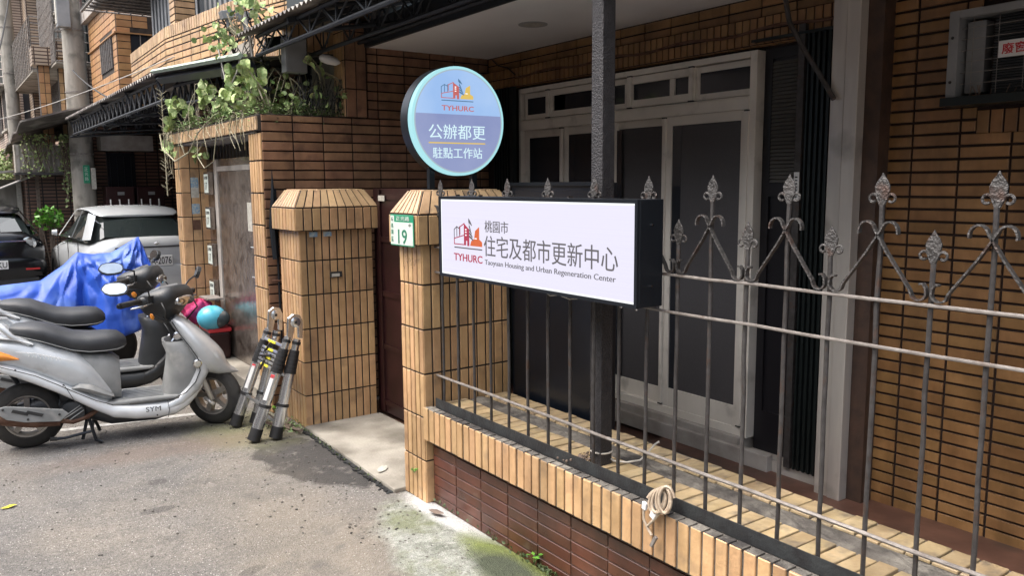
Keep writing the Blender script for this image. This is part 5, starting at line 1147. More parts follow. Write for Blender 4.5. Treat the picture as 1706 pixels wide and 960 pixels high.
# vines over the trough
vn = empty('trailing_vine', (1.7, 18.2, 2.6), 'tangled dry trailing vines over the awning and planter trough', 'vine'); mb = MB(); lf = MB()
for i in range(60):
    x0 = random.choice((random.gauss(1.72, .1), random.gauss(2.2, .05), random.gauss(2.38, .08), random.uniform(1.3, 2.5))); L_ = random.uniform(.4, 1.5 if x0 > 2.1 else .9); P = []
    for k in range(8): t = k/7; P.append((x0+.05*math.sin(t*6+i), 18.15-.3*t*(1-t), 2.75-L_*t)); 
    mb.tube(P, .008, 4)
    for k in range(int(L_*26)):
        t = random.random(); c = Vector((x0+.05*math.sin(t*6+i)+random.gauss(0, .025), 18.12+random.gauss(0, .03), 2.75-L_*t)); a = random.uniform(0, 6.28); s = random.uniform(.015, .035)
        lf.add([c+Vector((math.cos(a)*s, 0, math.sin(a)*s)), c+Vector((-math.sin(a)*s*.6, .01, math.cos(a)*s*.6)), c-Vector((math.cos(a)*s, 0, math.sin(a)*s)), c-Vector((-math.sin(a)*s*.6, .01, math.cos(a)*s*.6))], [(0,1,2,3)])
mb.build('stem', 'vine_dry', vn); o = lf.build('small_leaves', 'leaf_pale', vn); o['kind'] = 'stuff'
# bush behind cars, greenery on the far left
def bush(x, y, z, rx, ry, rz, n, mt, label, s0=.03, s1=.06, cat='bush'):
    t = empty('bush', (x, y, 0), label, cat); mb = MB()
    for i in range(n):
        d = Vector((random.gauss(0, 1), random.gauss(0, 1), random.gauss(0, 1))).normalized()*random.random()**.4; c = Vector((x+d.x*rx, y+d.y*ry, z+d.z*rz)); s = random.uniform(s0, s1)
        v1 = Vector((random.gauss(0, 1), random.gauss(0, 1), random.gauss(0, 1))).normalized(); v2 = v1.cross(Vector((random.gauss(0, 1), random.gauss(0, 1), random.gauss(0, 1)))).normalized()
        mb.add([c-v1*s, c-v2*s*.6, c+v1*s, c+v2*s*.6], [(0,1,2,3)])
    o = mb.build('foliage', mt, t); o['kind'] = 'stuff'
    st = MB(); [st.tube([(x, y, .0), (x+random.gauss(0, rx*.4), y+random.gauss(0, .1), z+rz*.5)], .012, 5) for _ in range(6)]; st.build('stem', 'vine_dry', t)
bush(1.78, 17.9, 1.15, .26, .2, .24, 260, 'leaf_bright', 'bright green bush behind the silver car')
bush(1.25, 21.5, 1.9, .5, .6, .75, 1500, 'leaf_pale', 'pale scrubby greenery at the far left edge beyond the black car')
# weeds
def weed(x, y, z, n, s, label, lean=(0, 0, 0)):
    t = empty('weed', (x, y, z), label, 'weed', None); st = MB()
    for i in range(n):
        a = random.uniform(0, 6.28); L_ = s*random.uniform(.5, 1.6); e = Vector((x, y, z))+Vector((math.cos(a)*L_*.7, math.sin(a)*L_*.7, L_))+Vector(lean)
        st.tube([(x, y, z), tuple(e)], .0012, 4); mb = MB(); v1 = Vector((math.cos(a), math.sin(a), .2))*s*.42; v2 = Vector((-math.sin(a), math.cos(a), .1))*s*.32
        mb.add([e-v1, e-v2, e+v1, e+v2], [(0,1,2,3)]).build('leaf', 'leaf_bright', t)
    st.build('stem', 'leaf', t)
weed(2.062, 3.86, .15, 9, .028, 'tiny weed sprouting from the foot of the numbered gate pillar')
weed(2.10, 2.80, .03, 7, .035, 'small weed at the base of the maroon garden wall')
weed(2.0, 5.93, .02, 14, .04, 'clump of small weeds at the foot of the ladder pillar')
bush(1.95, 5.62, .02, .12, .25, .04, 200, 'leaf', 'low mossy ground weeds behind the ladder feet', .006, .014, 'weeds')
# ================================================================== LADDER
LD = empty('telescopic_ladder', (1.69, 5.6, 0), 'folded telescopic aluminium ladder leaning between scooter and tan pillar', 'ladder')
# rail feet (world) and hinge tops
def rail_pair(fy, ty, x0f, x0b, nm):
    # two tubes per side: front (street side) and back, joined by a hinge at the top
    for j, (xf, dx, dz) in enumerate(((x0f, 0, 0), (x0b, .115, -.02))):
        f = Vector((xf, fy-(.03 if j else 0), .035)); t = Vector((1.925+dx*.5, ty-(.02 if j else 0), .705+dz)); ax = (t-f).normalized()
        p = lambda q: f.lerp(t, q)
        MB().cyl(p(-.03), p(.09), .045, .042, 18).build('foot', 'band_black', LD, smooth=True)
        MB().cyl(p(.09), p(.30), .040, n=18).build('tube', 'alu', LD, smooth=True); MB().cyl(p(.295), p(.325), .0435, n=18).build('collar', 'band_black', LD, smooth=True)
        MB().cyl(p(.32), p(.66), .037, n=18).build('tube', 'alu', LD, smooth=True)
        for k in range(6):
            MB().lathe(p(.64+k*.040), ax, [(0, .036-.001*k), (.002, .042-.0015*k), (.028, .042-.0015*k), (.030, .036-.001*k)], 18).build('collar', 'band_black', LD, smooth=True, angle=30)
        MB().cyl(p(.86), p(1.0), .026, n=16).build('tube', 'alu', LD, smooth=True); MB().cyl(p(.945), p(.975), .030, n=16).build('collar', 'band_black', LD, smooth=True)
        if j == 0:
            MB().obox(p(.50)+Vector((-.028, -.028, 0)), ax*.085, ax.cross(Vector((.7, .7, 0))).normalized()*.012, Vector((-.7, -.7, 0))*.003).build('label_sticker', 'white', LD)
            MB().obox(p(.615)+Vector((-.028, -.028, 0)), ax*.012, ax.cross(Vector((.7, .7, 0))).normalized()*.013, Vector((-.7, -.7, 0))*.003).build('label_sticker', 'red', LD)
    a = Vector((1.925, ty, .705)); b = Vector((1.985, ty-.02, .69)); h = Vector((1.965, ty-.012, .805))
    for s_ in (-.012, .012):
        mb = MB(); mb.prism([(-.055, -.125), (-.02, -.13), (.005, -.03), (.03, -.035), (.028, -.115), (.055, -.12), (.062, .0), (.045, .045), (.0, .058), (-.04, .03)], h+Vector((0, s_, 0)), X_, Z_, (0, .004, 0)); mb.build('hinge', 'alu', LD, bevel=.002)
    MB().lathe(h+Vector((.01, -.018, .0)), Y_, [(0, .03), (.004, .036), (.032, .036), (.036, .03)], 20).build('hinge_knob', 'alu', LD, smooth=True)
    MB().lathe(h+Vector((.01, -.020, .0)), Y_, [(0, .010), (.004, .012)], 12).build('bolt', 'text_dark', LD)
rail_pair(5.83, 5.80, 1.665, 1.80, 'far'); rail_pair(5.40, 5.40, 1.66, 1.80, 'near')
def ladder_pt(q, y): return Vector((1.665, y, .035)).lerp(Vector((1.925, y, .705)), q)
ax = (ladder_pt(1, 0)-ladder_pt(0, 0)).normalized()
for k, q in enumerate((.30, .66, .70, .74, .78, .82, .90)):
    a, b = ladder_pt(q, 5.42), ladder_pt(q, 5.80)
    MB().obox((a+b)/2, (0, .18, 0), ax*.010, Vector((.9, 0, -.35))*.018).build('rung', 'alu', LD, bevel=.002)
    if k in (1, 3, 5, 6): MB().obox((a+b)/2+Vector((-.018, 0, .006)), (0, .07, 0), ax*.008, Vector((.9, 0, -.35))*.003).build('sticker', 'yellow', LD)
for k, q in enumerate((.12, .60)):
    a, b = Vector((1.80, 5.42, .035)).lerp(Vector((1.985, 5.42, .69)), q), Vector((1.80, 5.80, .035)).lerp(Vector((1.985, 5.80, .69)), q); MB().obox((a+b)/2, (0, .18, 0), ax*.012, Vector((.9, 0, -.35))*.018).build('rung', 'alu', LD, bevel=.002)
MB().tube([ladder_pt(.62, 5.64)+Vector((-.03, 0, 0)), ladder_pt(.72, 5.60)+Vector((-.035, 0, 0)), ladder_pt(.80, 5.66)+Vector((-.03, 0, 0)), ladder_pt(.90, 5.60)+Vector((-.03, 0, 0))], .008, 6).build('strap', 'band_black', LD)
MB().tube([ladder_pt(.74, 5.72)+Vector((-.03, 0, 0)), ladder_pt(.77, 5.62)+Vector((-.04, 0, 0)), ladder_pt(.79, 5.52)+Vector((-.03, 0, 0))], .008, 6).build('strap', 'band_black', LD)
# ================================================================== HELMET, CLOTH, RED BOX by the door
hb = empty('red_scooter_box', (2.12, 7.95, .1), 'red plastic box on the door step under the blue helmet', 'box')
fn_box('body', 'maroon', hb, 2.03, 2.22, 7.80, 8.15, .10, .36, bevel=.02); fn_box('lid', 'red', hb, 2.02, 2.23, 7.79, 8.16, .36, .40, bevel=.01)
MB().lathe((2.04, 7.79, .22), nY, [(0, .03), (.02, .03), (.03, .01)], 14).build('lamp', 'white', hb, smooth=True)
he = empty('helmet', (2.08, 7.86, .40), 'light blue glossy scooter helmet with dark visor by the steel door', 'helmet')
mb = MB(); sphere(mb, (2.07, 7.86, .50), .125, 24, 14, (1.1, 1, .95)); mb.build('shell', 'sky_blue', he, smooth=True, angle=0)
mb = MB(); sphere(mb, (2.115, 7.85, .49), .118, 24, 14, (1, 1, .8)); mb.build('visor', 'helmet_dark', he, smooth=True, angle=0)
rc = empty('raincoat', (2.0, 8.05, .45), 'crumpled pink and red raincoat bundled behind the blue helmet', 'raincoat')
mb = MB(); n = 28; rg = []
for i in range(15):
    f = math.pi*i/14; r_ = []
    for k in range(n):
        t = 2*math.pi*k/n; q = .15*(1+.16*math.sin(5*t+i)+.13*math.sin(9*t-2*i)+.07*random.random()); r_.append((2.0+q*math.sin(f)*math.cos(t)*1.0, 8.06+q*math.sin(f)*math.sin(t)*.8, .54+q*.75*math.cos(f)))
    rg.append(r_)
mb.rings(rg); mb.build('cloth', 'cloth_pink', rc, smooth=True, angle=0, sub=1)
fn_box('shelf_plate', 'iron_pale', rc, 2.05, 2.2, 7.9, 8.2, .66, .675)
# ================================================================== SCOOTER
def make_scooter(loc, yawd, label, cbody, cinner, scale=1.0, txt='SYM', steer=-38, cskirt=None):
    cskirt = cskirt or cbody
    t = empty('scooter', (0, 0, 0), label, 'scooter', 'parked step-through scooters')
    B = lambda name, mb, mt, par=None, sm=True, **k: mb.build(name, mt, par or t, smooth=sm, **k)
    # wheels
    def wheel(cx, cz, y, r, wid, par, name='wheel'):
        w_ = MB().lathe((cx, y-wid/2, cz), Y_, [(0, r*.66), (.0, r*.80), (wid*.12, r*.93), (wid*.32, r), (wid*.68, r), (wid*.88, r*.93), (wid, r*.80), (wid, r*.66), (wid*.8, r*.62), (wid*.2, r*.62), (0, r*.66)], 40).build('tyre', 'rubber', par, smooth=True, angle=50)
        rim = MB().lathe((cx, y-wid*.42, cz), Y_, [(0, r*.67), (0, r*.60), (wid*.2, r*.55), (wid*.64, r*.55), (wid*.84, r*.60), (wid*.84, r*.67), (0, r*.67)], 36)
        rim.lathe((cx, y-wid*.42, cz), Y_, [(0, .01), (0, r*.17), (wid*.84, r*.17), (wid*.84, .01)], 20)
        for k in range(5):
            a = 2*math.pi*k/5+.3; u = Vector((math.cos(a), 0, math.sin(a))); v = Vector((-math.sin(a), 0, math.cos(a)))
            rim.obox(Vector((cx, y, cz))+u*r*.37, u*r*.22, v*r*.075, (0, wid*.3, 0))
        rim.build('rim', 'rim', w_, smooth=True, angle=40); 
        MB().lathe((cx, y-wid*.42-.004, cz), Y_, [(0, .012), (.0, .022), (.01, .022)], 12).build('hub', 'chrome', w_)
        return w_
    wheel(0, .222, 0, .222, .10, t)
    # swing case, belt cover, exhaust
    B('engine_case', MB().xloft([(-.06, .30, .16, .05), (.08, .34, .16, .07), (.28, .34, .14, .08), (.42, .30, .15, .06)], .03), 'black_plastic')
    B('air_duct', MB().lathe((.27, -.145, .235), Y_, [(0, .045), (.008, .075), (.05, .085), (.09, .085)], 24), 'black_plastic')
    MB().tube([(.215, -.15, .20), (.33, -.15, .27)], .004, 5).tube([(.225, -.15, .22), (.32, -.15, .285)], .004, 5).tube([(.235, -.15, .18), (.34, -.15, .25)], .004, 5).build('grille', 'grey_plastic', t)
    ex = B('exhaust', MB().tube([(-.17, -.15, .265), (-.10, -.15, .25), (.05, -.15, .22), (.20, -.15, .195)], [.045, .050, .052, .035], 16, flat=1), 'rust')
    B('exhaust_pipe', MB().tube([(.20, -.15, .195), (.27, -.14, .175), (.36, -.12, .195), (.44, -.08, .235)], .017, 10), 'rust', ex); B('exhaust_tip', MB().tube([(-.17, -.15, .265), (-.215, -.15, .262)], .014, 10), 'chrome', ex)
    sh = MB().prism([(-.155, .335), (-.10, .345), (-.055, .338), (.22, .285), (.255, .25), (.20, .205), (.0, .225), (-.10, .255), (-.15, .30)], (0, -.215, 0), X_, Z_, (0, .018, 0)).build('heat_shield', 'grey_plastic', ex, bevel=.005)
    for q in ((-.02, .295), (.06, .278)): MB().obox((q[0], -.217, q[1]), (.045, 0, -.017), (0, .002, 0), (.006, 0, .009)).build('slot', 'text_dark', sh)
    for q in ((-.115, .325), (.20, .255), (.02, .245)): MB().lathe((q[0], -.222, q[1]), Y_, [(0, .004), (.0, .007), (.006, .008)], 10).build('bolt', 'text_dark', sh)
    MB().tube([(.02, .0, .30), (-.13, .10, .60)], .018, 8).build('shock', 'black_metal', t)
    # rear mudguard and under frame
    B('mudguard', MB().loft([((-.30, 0, .38), (.02, 0, 0), (0, .06, 0)), ((-.27, 0, .48), (.03, 0, .03), (0, .075, 0)), ((-.14, 0, .56), (0, 0, .03), (0, .09, 0)), ((.06, 0, .54), (0, 0, .04), (0, .10, 0)), ((.22, 0, .44), (.03, 0, .05), (0, .10, 0))], 12), 'black_plastic')
    B('under_frame', MB().xloft([(.20, .46, .27, .09), (.34, .36, .16, .10), (.50, .24, .10, .11), (.78, .20, .095, .11), (.92, .22, .12, .08)], 0), 'black_plastic')
    # rear body
    rb = B('rear_body', MB().xloft([(-.42, .745, .71, .03), (-.36, .765, .66, .075), (-.26, .785, .61, .12), (-.12, .79, .585, .155), (0, .775, .535, .175), (.12, .735, .47, .185), (.22, .69, .41, .185), (.31, .655, .36, .18), (.40, .585, .31, .17), (.46, .50, .28, .16), (.515, .40, .27, .135)], 0, 26, 2.7), cbody)
    B('side_skirt', MB().xloft([(-.30, .60, .575, .06), (-.16, .635, .565, .15), (-.05, .60, .515, .182), (.08, .545, .445, .195), (.20, .475, .375, .200), (.32, .40, .295, .202), (.42, .335, .225, .202), (.52, .285, .165, .205), (.66, .265, .135, .205), (.80, .262, .125, .200), (.91, .268, .135, .195), (.99, .32, .175, .185), (1.05, .39, .235, .17), (1.10, .45, .30, .15)], 0, 26, 3.2), 'silver_light' if cskirt == 'silver' else cskirt)
    MB().tube([(-.28, -.165, .60), (-.14, -.185, .612), (-.05, -.193, .578), (.08, -.199, .525), (.20, -.204, .455), (.32, -.206, .378), (.42, -.205, .318), (.52, -.205, .276)], .003, 5).tube([(.24, -.2, .445), (.28, -.206, .36), (.30, -.2, .31)], .0018, 4).tube([(.86, -.203, .262), (.87, -.2, .20), (.86, -.19, .14)], .0018, 4).build('seam', 'text_dark', t)
    B('knee_panel', MB().xloft([(.27, .625, .48, .12), (.36, .625, .36, .135), (.46, .62, .30, .14), (.53, .60, .28, .135), (.575, .56, .27, .115)], 0, 20, 3.5), cinner)
    B('floor_board', MB().box(.44, .94, -.188, .188, .262, .292), 'grey_plastic', None, False, bevel=.012)
    for q in (-.13, -.09, -.05, .0, .05, .09, .13): MB().box(.58, .84, q-.008, q+.008, .292, .298).build('tread', 'grey_plastic', t)
    # scoop line on the side
    B('side_pocket', MB().xloft([(.28, .42, .405, .185), (.33, .455, .375, .197), (.40, .44, .345, .200), (.48, .38, .325, .198), (.53, .335, .32, .185)], 0, 16, 3), cinner)
    # front apron: leg shield and nose
    ap = [((.935, 0, .815), .035, .10), ((.975, 0, .775), .052, .15), ((1.035, 0, .70), .068, .185), ((1.09, 0, .62), .085, .20), ((1.15, 0, .53), .10, .195), ((1.195, 0, .475), .095, .175), ((1.245, 0, .432), .060, .13), ((1.30, 0, .400), .028, .085), ((1.365, 0, .378), .004, .02)]
    secs = []
    for i, (c, th, hw_) in enumerate(ap):
        d = Vector(ap[min(i+1, len(ap)-1)][0])-Vector(ap[max(i-1, 0)][0]); d.normalize(); nn = Vector((d.z, 0, -d.x)); secs.append((c, nn*th, (0, hw_, 0), 2.6))
    B('apron', MB().loft(secs, 28), cbody)
    ap2 = [((1.10, 0, .55), .05, .18), ((1.10, 0, .44), .06, .185), ((1.04, 0, .33), .055, .19), ((.95, 0, .245), .05, .195), ((.86, 0, .205), .05, .198)]
    secs = []
    for i, (c, th, hw_) in enumerate(ap2):
        d = Vector(ap2[min(i+1, 4)][0])-Vector(ap2[max(i-1, 0)][0]); d.normalize(); secs.append((c, Vector((d.z, 0, -d.x))*th, (0, hw_, 0), 3))
    B('lower_apron', MB().loft(secs, 24), cskirt)
    B('leg_shield', MB().loft([((.955, 0, .27), (.125, 0, 0), (0, .165, 0)), ((.97, 0, .36), (.125, 0, 0), (0, .17, 0)), ((.99, 0, .46), (.125, 0, 0), (0, .175, 0)), ((.985, 0, .56), (.105, 0, 0), (0, .175, 0)), ((.95, 0, .635), (.095, 0, 0), (0, .165, 0)), ((.935, 0, .66), (.08, 0, 0), (0, .14, 0))], 22, 3), cinner)
    MB().tube([(.925, -.105, .80), (.965, -.155, .72), (1.03, -.188, .62), (1.075, -.194, .54), (1.085, -.190, .45), (1.05, -.192, .37), (.985, -.197, .305), (.90, -.20, .272), (.78, -.203, .268), (.62, -.206, .27)], .0035, 6).build('edge_trim', 'text_dark', t)
    B('pocket_hole', MB().loft([((.93, 0, .655), (.065, 0, 0), (0, .12, 0)), ((.93, 0, .664), (.06, 0, 0), (0, .115, 0))], 18), 'text_dark')
    B('steering_column', MB().tube([(.985, 0, .60), (.945, 0, .74), (.905, 0, .86)], [.06, .045, .04], 14), 'black_plastic')
    MB().lathe((.955, -.10, .70), nY, [(0, .03), (.02, .03), (.025, .02)], 16).build('key_switch', 'chrome', t); MB().tube([(.93, -.1, .68), (.90, -.11, .64), (.93, -.12, .62)], .008, 6).build('bag_hook', 'chrome', t)
    MB().lathe((1.07, -.178, .50), nY, [(0, .030), (.014, .030), (.018, .024)], 20).build('reflector', 'chrome', t)
    MB().lathe((1.07, -.197, .50), nY, [(0, .022), (.002, .018)], 20).build('reflector_lens', 'paper', t)
    # seat
    se = B('seat', MB().xloft([(-.06, .835, .80, .06), (-.03, .85, .775, .10), (.06, .855, .745, .135), (.14, .845, .71, .15), (.22, .81, .67, .15), (.30, .775, .635, .145), (.40, .762, .615, .145), (.50, .762, .612, .14), (.57, .752, .618, .125), (.61, .72, .635, .10), (.628, .69, .655, .06)], 0, 26, 2.6), 'seat')
    MB().tube([(-.05, -.098, .79), (.06, -.138, .762), (.14, -.152, .735), (.22, -.152, .70), (.30, -.147, .665), (.40, -.147, .645), (.50, -.142, .642), (.57, -.127, .645), (.61, -.10, .655)], .003, 5).build('piping', 'grey_plastic', se)
    # grab rail, tail lamp
    B('grab_rail', MB().tube([(.06, -.15, .725), (-.04, -.155, .79), (-.10, -.14, .86), (-.16, -.09, .875), (-.18, 0, .872), (-.16, .09, .875), (-.10, .14, .86), (-.04, .155, .79), (.06, .15, .725)], [.012, .016, .022, .022, .018, .022, .022, .016, .012], 10), cbody)
    B('grab_rail_foot', MB().xloft([(-.22, .80, .77, .10), (-.12, .81, .765, .155), (.0, .78, .745, .17), (.08, .735, .715, .165)], 0, 18), cbody)
    B('tail_lamp', MB().loft([((-.36, 0, .70), (.01, 0, .03), (0, .08, 0)), ((-.25, 0, .705), (.0, 0, .055), (0, .135, 0)), ((-.14, 0, .672), (0, 0, .052), (0, .178, 0)), ((-.06, 0, .655), (0, 0, .030), (0, .186, 0)), ((-.005, 0, .640), (0, 0, .004), (0, .188, 0))], 20, 3), 'orange_lens')
    # decals
    if txt:
        text(txt, 'text_dark', t, (0, -.2055, 0), X_, Z_, .72, .815, .198, .232, depth=.001)
        MB().lathe((.79, -.2045, .168), nY, [(0, .006), (.002, .006)], 10).build('screw', 'text_dark', t)
    dcl = MB()
    for q in range(9): dcl.tube([(.04+q*.022, -.186, .685-q*.006), (.055+q*.022, -.187, .665-q*.006), (.05+q*.022, -.188, .655-q*.006)], .0018, 4)
    dcl.tube([(-.02, -.184, .69), (.08, -.187, .675), (.30, -.187, .60)], .0016, 4); dcl.build('decal', 'white', t)
    for q in ((-.03, .575), (.235, .445)): MB().lathe((q[0], -.198, q[1]), nY, [(0, .006), (.004, .005)], 8).build('screw', 'text_dark', t)
    # centre stand
    MB().tube([(.36, -.10, .20), (.40, -.14, .03), (.44, -.15, .012)], .012, 6).tube([(.36, .10, .20), (.42, .13, .02)], .012, 6).tube([(.38, -.12, .10), (.38, .12, .10)], .010, 6).tube([(.38, -.12, .09), (.22, -.14, .07), (.14, -.15, .075)], .010, 6).tube([(.36, -.10, .20), (.32, -.12, .04)], .012, 6).build('centre_stand', 'black_metal', t)
    B('lever_pad', MB().cyl((.13, -.15, .076), (.17, -.15, .074), .014), 'rubber')
    # steering group
    R_ = Matrix.Translation((.93, 0, 0)) @ Matrix.Rotation(R(steer), 4, 'Z') @ Matrix.Translation((-.93, 0, 0))
    Fk = bpy.data.objects.new('fork', MB().tube([(1.06, -.075, .50), (1.15, -.082, .36), (1.225, -.085, .20)], [.020, .020, .016], 10).tube([(1.06, .075, .50), (1.15, .082, .36), (1.225, .085, .20)], [.020, .020, .016], 10).tube([(1.165, -.09, .215), (1.24, -.09, .17)], .014, 8).mesh('fork', 'stainless', True))
    RW = Matrix.Translation((1.19, 0, 0)) @ Matrix.Rotation(R(steer), 4, 'Z') @ Matrix.Translation((-1.19, 0, 0)); link(Fk, t, RW)
    def wh_front():
        par = Fk
        r, wid, cx, cz = .215, .095, 1.185, .215
        w1 = MB().lathe((cx, -wid/2, cz), Y_, [(0, r*.66), (.0, r*.80), (wid*.12, r*.93), (wid*.32, r), (wid*.68, r), (wid*.88, r*.93), (wid, r*.80), (wid, r*.66), (wid*.8, r*.62), (wid*.2, r*.62), (0, r*.66)], 40).mesh('tyre', 'rubber', True)
        o1 = bpy.data.objects.new('tyre', w1); link(o1, t, RW)
        rim = MB().lathe((cx, -wid*.42, cz), Y_, [(0, r*.67), (0, r*.60), (wid*.2, r*.55), (wid*.64, r*.55), (wid*.84, r*.60), (wid*.84, r*.67), (0, r*.67)], 36).lathe((cx, -wid*.42, cz), Y_, [(0, .01), (0, r*.2), (wid*.84, r*.2), (wid*.84, .01)], 20)
        for k in range(5):
            a = 2*math.pi*k/5+.6; u = Vector((math.cos(a), 0, math.sin(a))); v = Vector((-math.sin(a), 0, math.cos(a))); rim.obox(Vector((cx, 0, cz))+u*r*.37, u*r*.22, v*r*.085, (0, wid*.3, 0))
        link(bpy.data.objects.new('rim', rim.mesh('rim', 'rim', False)), o1, RW)
        cab = MB().tube([(1.13, -.085, .42), (1.10, -.10, .36), (1.14, -.10, .30), (1.17, -.09, .26)], .006, 6); link(bpy.data.objects.new('brake_cable', cab.mesh('brake_cable', 'wire_black', True)), Fk, RW)
    wh_front()
    B('front_mudguard', MB().loft([((1.06, 0, .42), (.02, 0, 0), (0, .05, 0)), ((1.08, 0, .48), (.03, 0, .03), (0, .07, 0)), ((1.16, 0, .50), (0, 0, .06), (0, .09, 0)), ((1.25, 0, .44), (.01, 0, .03), (0, .06, 0))], 14), 'black_plastic')
    def BS(name, mb, mt, par, sm=True):
        o = bpy.data.objects.new(name, mb.mesh(name, mt, sm)); link(o, par, R_); return o
    hd = BS('handlebar_shell', MB().loft([((.895, 0, .785), (.035, 0, 0), (0, .06, 0)), ((.885, 0, .82), (.07, 0, .01), (0, .09, 0)), ((.88, 0, .87), (.115, 0, .015), (0, .135, 0)), ((.885, 0, .925), (.155, 0, .01), (0, .17, 0)), ((.895, 0, .97), (.155, 0, -.005), (0, .185, 0)), ((.915, 0, 1.005), (.125, 0, .0), (0, .17, 0)), ((.935, 0, 1.035), (.075, 0, .012), (0, .13, 0)), ((.945, 0, 1.045), (.03, 0, .006), (0, .08, 0))], 26, 3), 'black_plastic', t)
    BS('speedometer', MB().obox((.845, 0, 1.012), (.075, 0, .034), (0, .105, 0), (-.003, 0, .006)), 'silver', hd, False)
    BS('headlamp', MB().loft([((1.03, 0, .95), (.01, 0, -.04), (0, .11, 0)), ((1.06, 0, .945), (.004, 0, -.03), (0, .09, 0))], 18), 'chrome', hd)
    for s_ in (-1, 1):
        BS('grip_mount', MB().tube([(.90, s_*.12, .955), (.885, s_*.20, .965), (.87, s_*.245, .965)], [.035, .032, .026], 12), 'black_plastic', hd)
        BS('grip', MB().tube([(.872, s_*.255, .965), (.835, s_*.41, .955)], [.020, .020], 14), 'rubber', hd); BS('grip_end', MB().tube([(.835, s_*.41, .955), (.830, s_*.425, .954)], [.021, .015], 14), 'black_metal', hd)
        BS('brake_lever', MB().tube([(.925, s_*.20, .945), (.915, s_*.28, .935), (.885, s_*.37, .93)], [.008, .007, .006], 8), 'alu', hd)
        BS('switch_box', MB().obox((.89, s_*.195, .975), (.03, 0, 0), (0, .035, 0), (0, 0, .022)), 'black_plastic', hd, False)
        mc = Vector((.83, -.44, 1.075)) if s_ < 0 else Vector((.88, .40, 1.10)); mn = Vector((.36, -.84, .38)).normalized() if s_ < 0 else Vector((-.75, -.55, .35)).normalized()
        BS('mirror_stalk', MB().tube([(.91, s_*.20, .98), (.915, s_*.215, 1.03), (.89, s_*.29, 1.05), mc-mn*.02], .006, 8), 'black_metal', hd)
        mu = Z_.cross(mn).normalized(); mv = mn.cross(mu); sc_ = .92
        hexa = [(-.084, -.004), (-.080, .012), (-.062, .034), (-.03, .042), (.03, .043), (.062, .034), (.080, .014), (.080, -.010), (.066, -.030), (.02, -.040), (-.03, -.040), (-.064, -.026)]
        mh = BS('mirror_housing', MB().prism([(p[0]*1.10, p[1]*1.18) for p in hexa], mc-mn*.001, mu*sc_, mv*sc_, -mn*.024), 'black_plastic', hd, False)
        BS('mirror_glass', MB().prism(hexa, mc, mu*sc_, mv*sc_, mn*.003), 'mirror_glass', mh, False)
    for s_ in (-1, 1): BS('indicator', MB().lathe((.885, s_*.150, .845), (-.35, s_*.93, -.1), [(0, .022), (.006, .022), (.010, .014)], 16), 'orange_lens', hd)
    for q in range(3): BS('cable', MB().tube([(.90, -.16+.05*q, .86), (.96, -.10+.04*q, .80), (.985, -.05+.02*q, .72)], .005, 6), 'wire_black', hd)
    BS('brake_pipe', MB().tube([(1.0, -.2, .95), (1.04, -.22, .90), (1.02, -.20, .84), (.98, -.12, .78)], .006, 6).tube([(1.0, .15, .95), (1.06, .12, .88), (1.0, .05, .78)], .006, 6), 'wire_black', hd)
    t.matrix_basis = Matrix.Translation(loc) @ Matrix.Rotation(R(yawd), 4, 'Z') @ Matrix.Scale(scale, 4); WM[t.name] = t.matrix_basis.copy()
    return t
sc1 = make_scooter((.402, 6.22, 0), -9.5, 'nearer silver scooter with faded grey leg shield and orange tail lamp', 'silver', 'grey_plastic')
sc2 = make_scooter((.40, 7.25, 0), -8, 'silver and black scooter behind the nearer one, in front of the blue tarp', 'silver', 'black_plastic', 1.05, None, -20, 'black_plastic')
# ================================================================== TARP-COVERED MOTORCYCLE
tp = empty('covered_motorcycle', (.6, 8.3, 0), 'motorcycle hidden under a bright blue tarp behind the scooters', 'motorcycle')
prof = [(-1.1, .78, .10), (-.6, .84, .12), (0, .885, .16), (.45, .905, .18), (.72, .925, .20), (.90, 1.05, .20), (1.02, 1.165, .12), (1.16, 1.135, .26), (1.30, 1.145, .26), (1.44, 1.225, .16), (1.545, 1.285, .03), (1.59, 1.16, .16), (1.66, .92, .28), (1.74, .66, .28)]
from mathutils import noise as mnoise
ns = 180; nr = 70; rows = []
def crease(a, k, ph): q = (a*k+ph) % 1.0; return abs(q*2-1)*2-1
for i in range(ns):
    t = i/(ns-1)*(len(prof)-1); k = min(int(t), len(prof)-2); f = t-k
    x = prof[k][0]*(1-f)+prof[k+1][0]*f; zt = prof[k][1]*(1-f)+prof[k+1][1]*f; hw_ = prof[k][2]*(1-f)+prof[k+1][2]*f
    zb = .44+.05*math.sin(x*4+.5); r_ = []
    for j in range(nr):
        s = j/(nr-1)*2-1; q = abs(s)
        z = zt-(zt-zb)*(.55*q+.45*q*q); y = math.copysign(hw_*q**.5+.16*q, s)
        fo = 0
        for (px_, pz_, kk, am) in ((1.55, 1.30, 2.7, .12), (1.02, 1.19, 2.2, .09), (-.2, 1.3, 2.6, .04)):
            dx, dz = x-px_, pz_-z; d = math.hypot(dx, dz); an = math.atan2(dx, dz+.02)
            fo += am*crease(an, kk, .37+.25*mnoise.noise((x*1.3, s, px_)))*min(d, .5)*math.exp(-(d/.55)**2)*1.5
        fo += .022*(1-2*abs(mnoise.noise((x*4.5+z*2, z*6-x*3, s))))*.6+.03*mnoise.noise((x*1.7, z*2.5, 4))
        y += math.copysign(fo*min(1, q*4), s)
        r_.append((x+.012*mnoise.noise((x*4, s*3, 1)), 8.25+y, z+.006*mnoise.noise((x*8, s*6, 7))))
    rows.append(r_)
mb = MB(); mb.rings(rows, False, False); to = mb.build('tarp', 'tarp', tp, smooth=True, angle=28); md = to.modifiers.new('thick', 'SOLIDIFY'); md.thickness = .004
